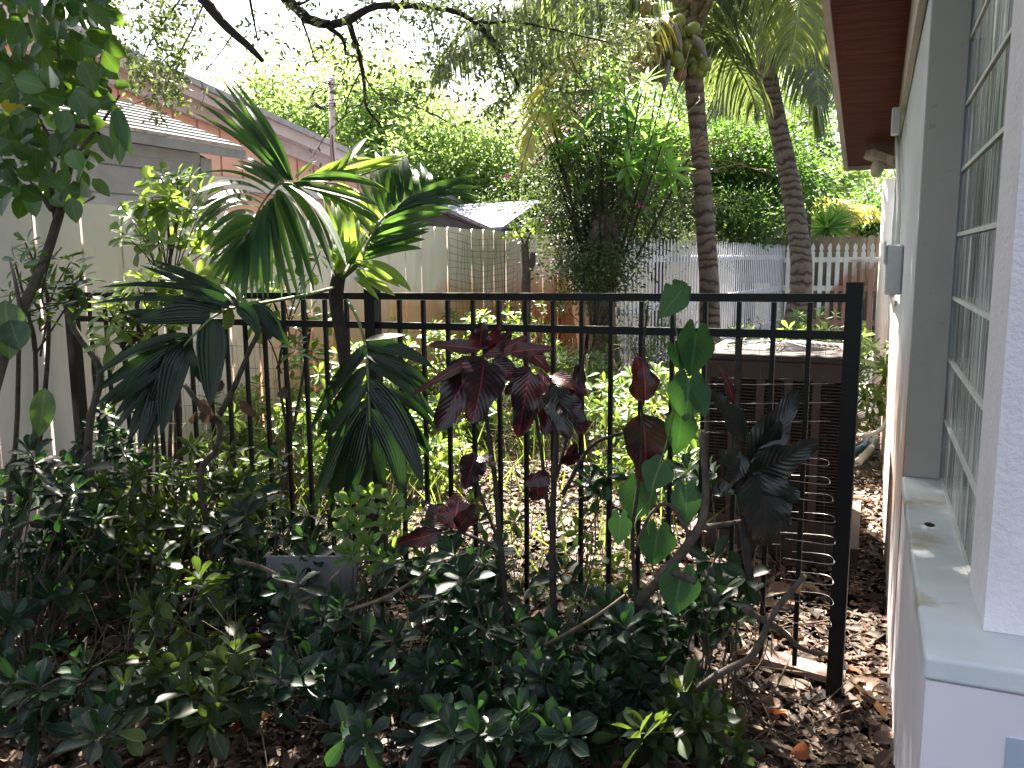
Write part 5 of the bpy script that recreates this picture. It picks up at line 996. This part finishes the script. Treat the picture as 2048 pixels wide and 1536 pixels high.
coco_frond(cp, [K]+cpx([(1330,-50,.6),(1200,-90,1.2),(1060,-40,1.8),(960,50,2.2),(920,150,2.3)]), 150, 1.4, .035, 'coco', .9)
coco_frond(cp, [K]+cpx([(1290,-10,.2),(1190,-10,.6),(1110,40,.8),(1050,120,1.0),(1020,200,1.1)]), 130, 1.1, .035, 'coco', .9)
coco_frond(cp, [K]+cpx([(1320,-40,.9),(1230,-70,1.6),(1150,-20,2.2),(1100,80,2.6),(1080,180,2.7)]), 130, 1.3, .036, 'coco', .9)
coco_frond(cp, [K]+cpx([(1330,30,-.2),(1270,45,-.4),(1200,80,-.6),(1120,160,-.7),(1060,260,-.8)]), 60, .5, .035, 'coco', .7)
coco_frond(cp, [K]+cpx([(1350,20,.3),(1250,50,-.6),(1150,110,-1.2),(1080,220,-1.6),(1030,380,-1.7)]), 100, .75, .035, 'cocoyel', .6, r0=.02)
coco_frond(cp, [K]+cpx([(1270,120,-.4),(1190,180,-.9),(1120,270,-1.3),(1050,350,-1.5)]), 80, .65, .035, 'dry', .35, 'dry')
coco_frond(cp, [K]+cpx([(1290,100,.6),(1230,160,.9),(1180,230,1.0),(1150,320,1.0)]), 50, .5, .04, 'dry', .5, 'dry')
coco_frond(cp, [K]+cpx([(1440,-60,.3),(1500,-110,.6),(1570,-60,.8),(1620,60,.9),(1650,180,.9)]), 120, 1.2, .035, 'coco', .85)
coco_frond(cp, [K]+cpx([(1430,-80,-.3),(1490,-180,-.7),(1560,-170,-1.1),(1600,-60,-1.4),(1590,70,-1.6),(1570,150,-1.7)]), 120, 1.15, .032, 'cocolime', .8)
coco_frond(cp, [K]+cpx([(1420,60,.8),(1460,110,1.2),(1500,180,1.5),(1520,260,1.6)]), 90, .9, .035, 'coco', .8)
coco_frond(cp, [K]+cpx([(1410,-80,-.6),(1430,-170,-1.2),(1470,-190,-1.8),(1500,-100,-1.9),(1510,0,-2.0)]), 110, 1.0, .033, 'cocolime', .85)
coco_frond(cp, [K]+cpx([(1380,-120,1),(1360,-220,2),(1330,-220,3)]), 60, .9, .05, 'coco', .7)
place(cp, cb_*[1, 1, 0])
cp2 = root('coconut_palm', 'coconut palm with a leaning ringed trunk, right of the fruiting palm', 'palm', 'coconut palms'); D2 = 12.5; mb = MB()
b2 = onz(1592, 652)*[1, 1, 0]; b2 = at(1592, 640, D2)*[1, 1, 0]
tube(mb, [b2-[0, 0, .1], b2+[0, 0, .35], at(1602, 560, D2), at(1598, 480, D2), at(1575, 340, D2), at(1545, 200, D2), at(1528, 90, D2), at(1522, 0, D2), at(1520, -60, D2)], [.26, .2, .16, .15, .14, .135, .13, .14, .13], n=16, sm=8); mb.build('trunk', M['cocobark'], cp2)
K = at(1520, -50, D2)
for L_, mm, dr_ in (([(1560,-140,0),(1620,-160,-.3),(1680,-60,-.6),(1700,80,-.8),(1700,200,-.9)], 'coco', .8), ([(1550,-120,.8),(1600,-130,1.4),(1650,-20,1.6),(1670,120,1.8),(1675,240,1.8)], 'coco', .8), ([(1540,-90,-.8),(1570,-80,-1.4),(1610,10,-1.9),(1630,120,-2.1),(1640,230,-2.2)], 'coco', .8), ([(1490,-110,-.4),(1450,-130,-.8),(1420,-40,-1),(1400,100,-1.2)], 'coco', .8), ([(1480,-80,1),(1430,-60,1.8),(1390,60,2.2),(1370,200,2.3)], 'coco', .8), ([(1500,-30,.4),(1480,40,.8),(1460,120,1),(1440,240,1.1)], 'coco', .6), ([(1560,-10,.2),(1590,60,.4),(1620,150,.5),(1650,280,.6)], 'coco', .6)):
    coco_frond(cp2, [K]+[at(x, y, D2+dz) for x, y, dz in L_], 110, 1.35, .038, mm, dr_)
place(cp2, b2)
# far golden palms and spiky plant
def areca(label, px, py, D, n, L_, m_, name='golden_palm'):
    r = root(name, label, 'palm', 'far palms beyond the back fence'); b = at(px, py, D); b0 = b*[1, 1, 0]; mb = MB()
    for _ in range(5): a = rng.normal(size=2)*.15; tube(mb, [b0+[a[0], a[1], 0], b+[a[0]*1.4, a[1]*1.4, -.2]], .05, .03, n=6, sm=0)
    mb.build('trunk', M['greenstem'], r)
    for i in range(n):
        a = i*2.4; h_ = .5+.5*rng.random(); dv = np.array([math.cos(a), math.sin(a), 0])
        coco_frond(r, [b, b+dv*L_*.3+[0, 0, L_*.5*h_], b+dv*L_*.7+[0, 0, L_*.6*h_], b+dv*L_+[0, 0, L_*.2*h_]], 26, .4*L_, .05, m_, .4, r0=.015)
    place(r, b0)
areca('golden-green palm clump over the back fence by the leaning trunk', 1670, 470, 19, 12, 1.1, 'cocoyel')
areca('green palm clump further back left of the house corner', 1730, 450, 22, 10, 1.0, 'coco')
areca('small golden palm beside the utility pole', 1640, 440, 21, 9, .9, 'cocoyel')
r_ = root('yucca_plant', 'spiky green plant radiating above the back fence', 'plant'); c = at(1653, 455, 18); mb = MB(); tube(mb, [c*[1, 1, 0], c], .05, .05, n=8, sm=0); mb.build('stem', M['barkdark'], r_); mb = MB(); n_ = 160; dv = nrm(rv(n_)+[0, 0, .35]); leaves(mb, np.repeat([c], n_, 0), dv, rv(n_), .65, .045, T_LA, rng.random(n_)*.6+.3); mb.build('foliage', M['mango'], r_); place(r_, c*[1, 1, 0])

# ------------------------------------------------------------------ oak overhead
ok_ = root('oak_tree', 'spreading oak whose bare dark limbs and small grey leaves hang across the top', 'tree'); mb = MB(); OD = 4.6
b0 = np.array([-3.2, -.6, 0]); fk = b0+[.3, .6, 2.9]
tube(mb, [b0-[0, 0, .1], b0+[.1, .1, 1.5], fk], .24, .17, n=14, wob=.04)
main = [fk, fk+[.3, 1.0, .9], at(500, -160, OD), at(575, 0, OD)]
tube(mb, main, .13, .035, n=10)
tube(mb, [fk, fk+[.0, 1.4, .6], at(330, -130, 4.2), at(405, -5, 4.2), at(455, 55, 4.2), at(500, 95, 4.2), at(525, 122, 4.2)], [.1, .06, .035, .026, .022, .017, .011], None, n=10, wob=.03)
vis = [([(575,0),(620,35),(660,50),(700,42),(760,18),(850,12),(920,28),(975,65),(1010,110),(1040,170)], .03, .008), ([(690,45),(710,75),(722,115),(725,165),(735,210),(760,250)], .018, .005), ([(655,50),(680,80),(692,105)], .014, .008), ([(605,25),(620,80),(632,125)], .007, .004), ([(500,0),(505,40),(520,88)], .008, .004), ([(790,15),(830,-30)], .01, .006), ([(920,28),(960,40),(1030,42),(1120,60),(1220,90)], .01, .004), ([(945,45),(985,90),(1010,160),(1020,200)], .008, .003), ([(725,150),(700,200),(690,230),(660,260)], .005, .002), ([(722,140),(760,190),(830,210),(900,240)], .005, .002), ([(850,15),(870,60),(880,130),(870,180)], .006, .002), ([(470,60),(440,110),(400,150)], .004, .002), ([(370,-20),(340,30),(300,90),(280,140)], .006, .003), ([(410,0),(380,60),(350,120),(330,180)], .006, .002), ([(1040,170),(1010,220),(1000,260)], .005, .002), ([(1120,60),(1160,140),(1190,180)], .004, .002), ([(560,-10),(600,10),(640,-20)], .01, .006)]
tw = []
for q, r0, r1 in vis:
    P = [at(x+rng.normal()*3, y+rng.normal()*3, OD+.1*rng.normal()) for x, y in q]; tube(mb, P, r0, r1, n=7, sm=4, wob=.06); tw.append((smooth_pts(P, 6), r0))
    PP = smooth_pts(P, 6)
    if r0 < .02:
        for j in range(3, len(PP), 3):
            e = PP[j]+nrm(rng.normal(size=3)+[0, 0, -.4])*rng.uniform(.1, .3); tube(mb, [PP[j], (PP[j]+e)/2+rng.normal(size=3)*.02, e], .003, .001, n=4, sm=3); tw.append((np.array([PP[j], (PP[j]+e)/2, e]), .003))
mb.build('limb', M['barkdark'], ok_)
mb = MB(); O = []
for P, r0 in tw:
    if r0 > .02: continue
    for _ in range(5 if r0 > .003 else 9): O.append(P[rng.integers(len(P)//3, len(P))]+rng.normal(size=3)*.035)
for (px, py, s_, n_) in ((320,60,45,300),(350,20,60,260),(290,140,30,170),(330,190,35,260),(345,120,30,200),(240,30,50,160),(260,100,35,120),(210,20,40,120),(390,70,25,40),(950,60,90,420),(860,20,80,330),(1060,110,90,480),(1150,60,90,480),(1220,110,60,330),(880,130,50,260),(980,130,70,300),(1110,170,80,260),(1250,40,60,260),(1000,200,45,90),(1100,200,60,100),(760,60,60,60),(740,150,40,40),(560,110,20,20),(500,30,60,25),(1010,20,90,160),(600,5,120,60),(700,-10,90,90),(820,180,50,60)):
    for _ in range(max(1, n_//9)):
        cq = at(px+rng.normal()*s_*.55, py+rng.normal()*s_*.55, OD+rng.normal()*.25); dq = nrm(rng.normal(size=3)+[0, 0, -.9])*.11
        for q_ in range(10): O.append(cq+dq*(q_/9-.5)+rng.normal(size=3)*.012)
O = np.array(O); n_ = len(O); leaves(mb, O, rv(n_)*.8+[0, 0, -.4], rv(n_), rng.uniform(.03, .05, n_), rng.uniform(.013, .02, n_), T_LO)
mb.build('hanging_foliage', M['oak'], ok_)
# crown above the picture: unseen, its gaps and added clumps shape the dappled shade
mb = MB(); lb = MB(); cs = []; SDV = np.array(sd)
LIT = [(at(560, 330, 3.2), .42), (at(760, 430, 3.3), .42), (at(745, 1010, 2.75), .33), (at(786, 1272, 1.9), .2), (at(300, 580, 3.7), .45), (at(350, 420, 4.4), .5), (at(1290, 760, 2.55), .25), (at(1390, 690, 2.5), .2), (at(1540, 990, 2.5), .2), (at(1060, 700, 2.85), .3), (at(900, 1050, 2.85), .3), (at(230, 270, 2.7), .3), (onz(300, 1180), .25), (onz(1000, 1380), .2), (onz(1600, 1330), .3), (onz(1745, 1340), .36), (onz(1750, 1250), .3), (onz(1755, 1180), .2), (onz(1000, 950), .6), (onz(1150, 900), .6), (onz(900, 1000), .5), (onz(1740, 930), .4), (onz(620, 1000), .4), (onz(500, 1180), .18), (onz(820, 1400), .1), (onz(700, 1440), .08), (onz(60, 1450), .12), (at(1420, 1150, 2.1), .2)]
rw = np.random.default_rng(21)
for _ in range(34): LIT.append((onz(rw.uniform(40, 1560), rw.uniform(1080, 1500), .3), rw.uniform(.05, .13)))
for _ in range(950):
    X_ = rng.uniform(-5.2, 1.0); Y_ = rng.uniform(1.6, 7.0); Z_ = 4.6+1.0*rng.random()
    sx, sy = X_+1.9*(Z_-0)/5*.95, Y_-2.95*(Z_)/5     # where its shadow lands
    Pc = np.array([X_, Y_, Z_])
    if any(np.linalg.norm(np.cross(Pc-T_, SDV)) < rr_ for T_, rr_ in LIT): continue
    if -.75 < sx < .12 and 2.5 < sy < 3.5: continue
    if sx < -3.0 and rng.random() < .6: continue
    if sx > -1.1 and sy > 3.9: continue
    if -2.9 < sx < -.9 and sy > 3.5: continue
    cs.append((X_, Y_, Z_))
for _ in range(110):  # unseen clumps added to keep the sun off the sill and near wall
    sx, sy, Z_ = rng.uniform(.2, 1.2), rng.uniform(.5, 3.4), 4.8+.8*rng.random(); Pc = np.array((sx-1.9*Z_/5*.95, sy+2.95*Z_/5, Z_))
    if not any(np.linalg.norm(np.cross(Pc-T_, SDV)) < rr_ for T_, rr_ in LIT): cs.append(tuple(Pc))
for _ in range(170): cs.append((rng.uniform(-4.6, -.3), rng.uniform(-.6, 3.4), rng.uniform(4.5, 5.6)))  # more unseen clumps, added to dim the sky light over the bed
cs = np.array(cs)
for c in cs[::4]: tube(mb, [fk+[0, 0, .2], fk*.4+c*.6+[0, 0, .3], c], .04, .008, n=5, sm=3)
per = 95; ci = np.repeat(np.arange(len(cs)), per); n_ = len(ci); O = cs[ci]+rng.normal(size=(n_, 3))*[.26, .26, .16]
leaves(lb, O, rv(n_), nrm(UP*.6+rng.normal(size=(n_, 3))*.6), rng.uniform(.06, .1, n_), rng.uniform(.035, .05, n_), T_LO)
mb.build('branch', M['barkdark'], ok_); lb.build('crown', M['oak'], ok_); place(ok_, b0)
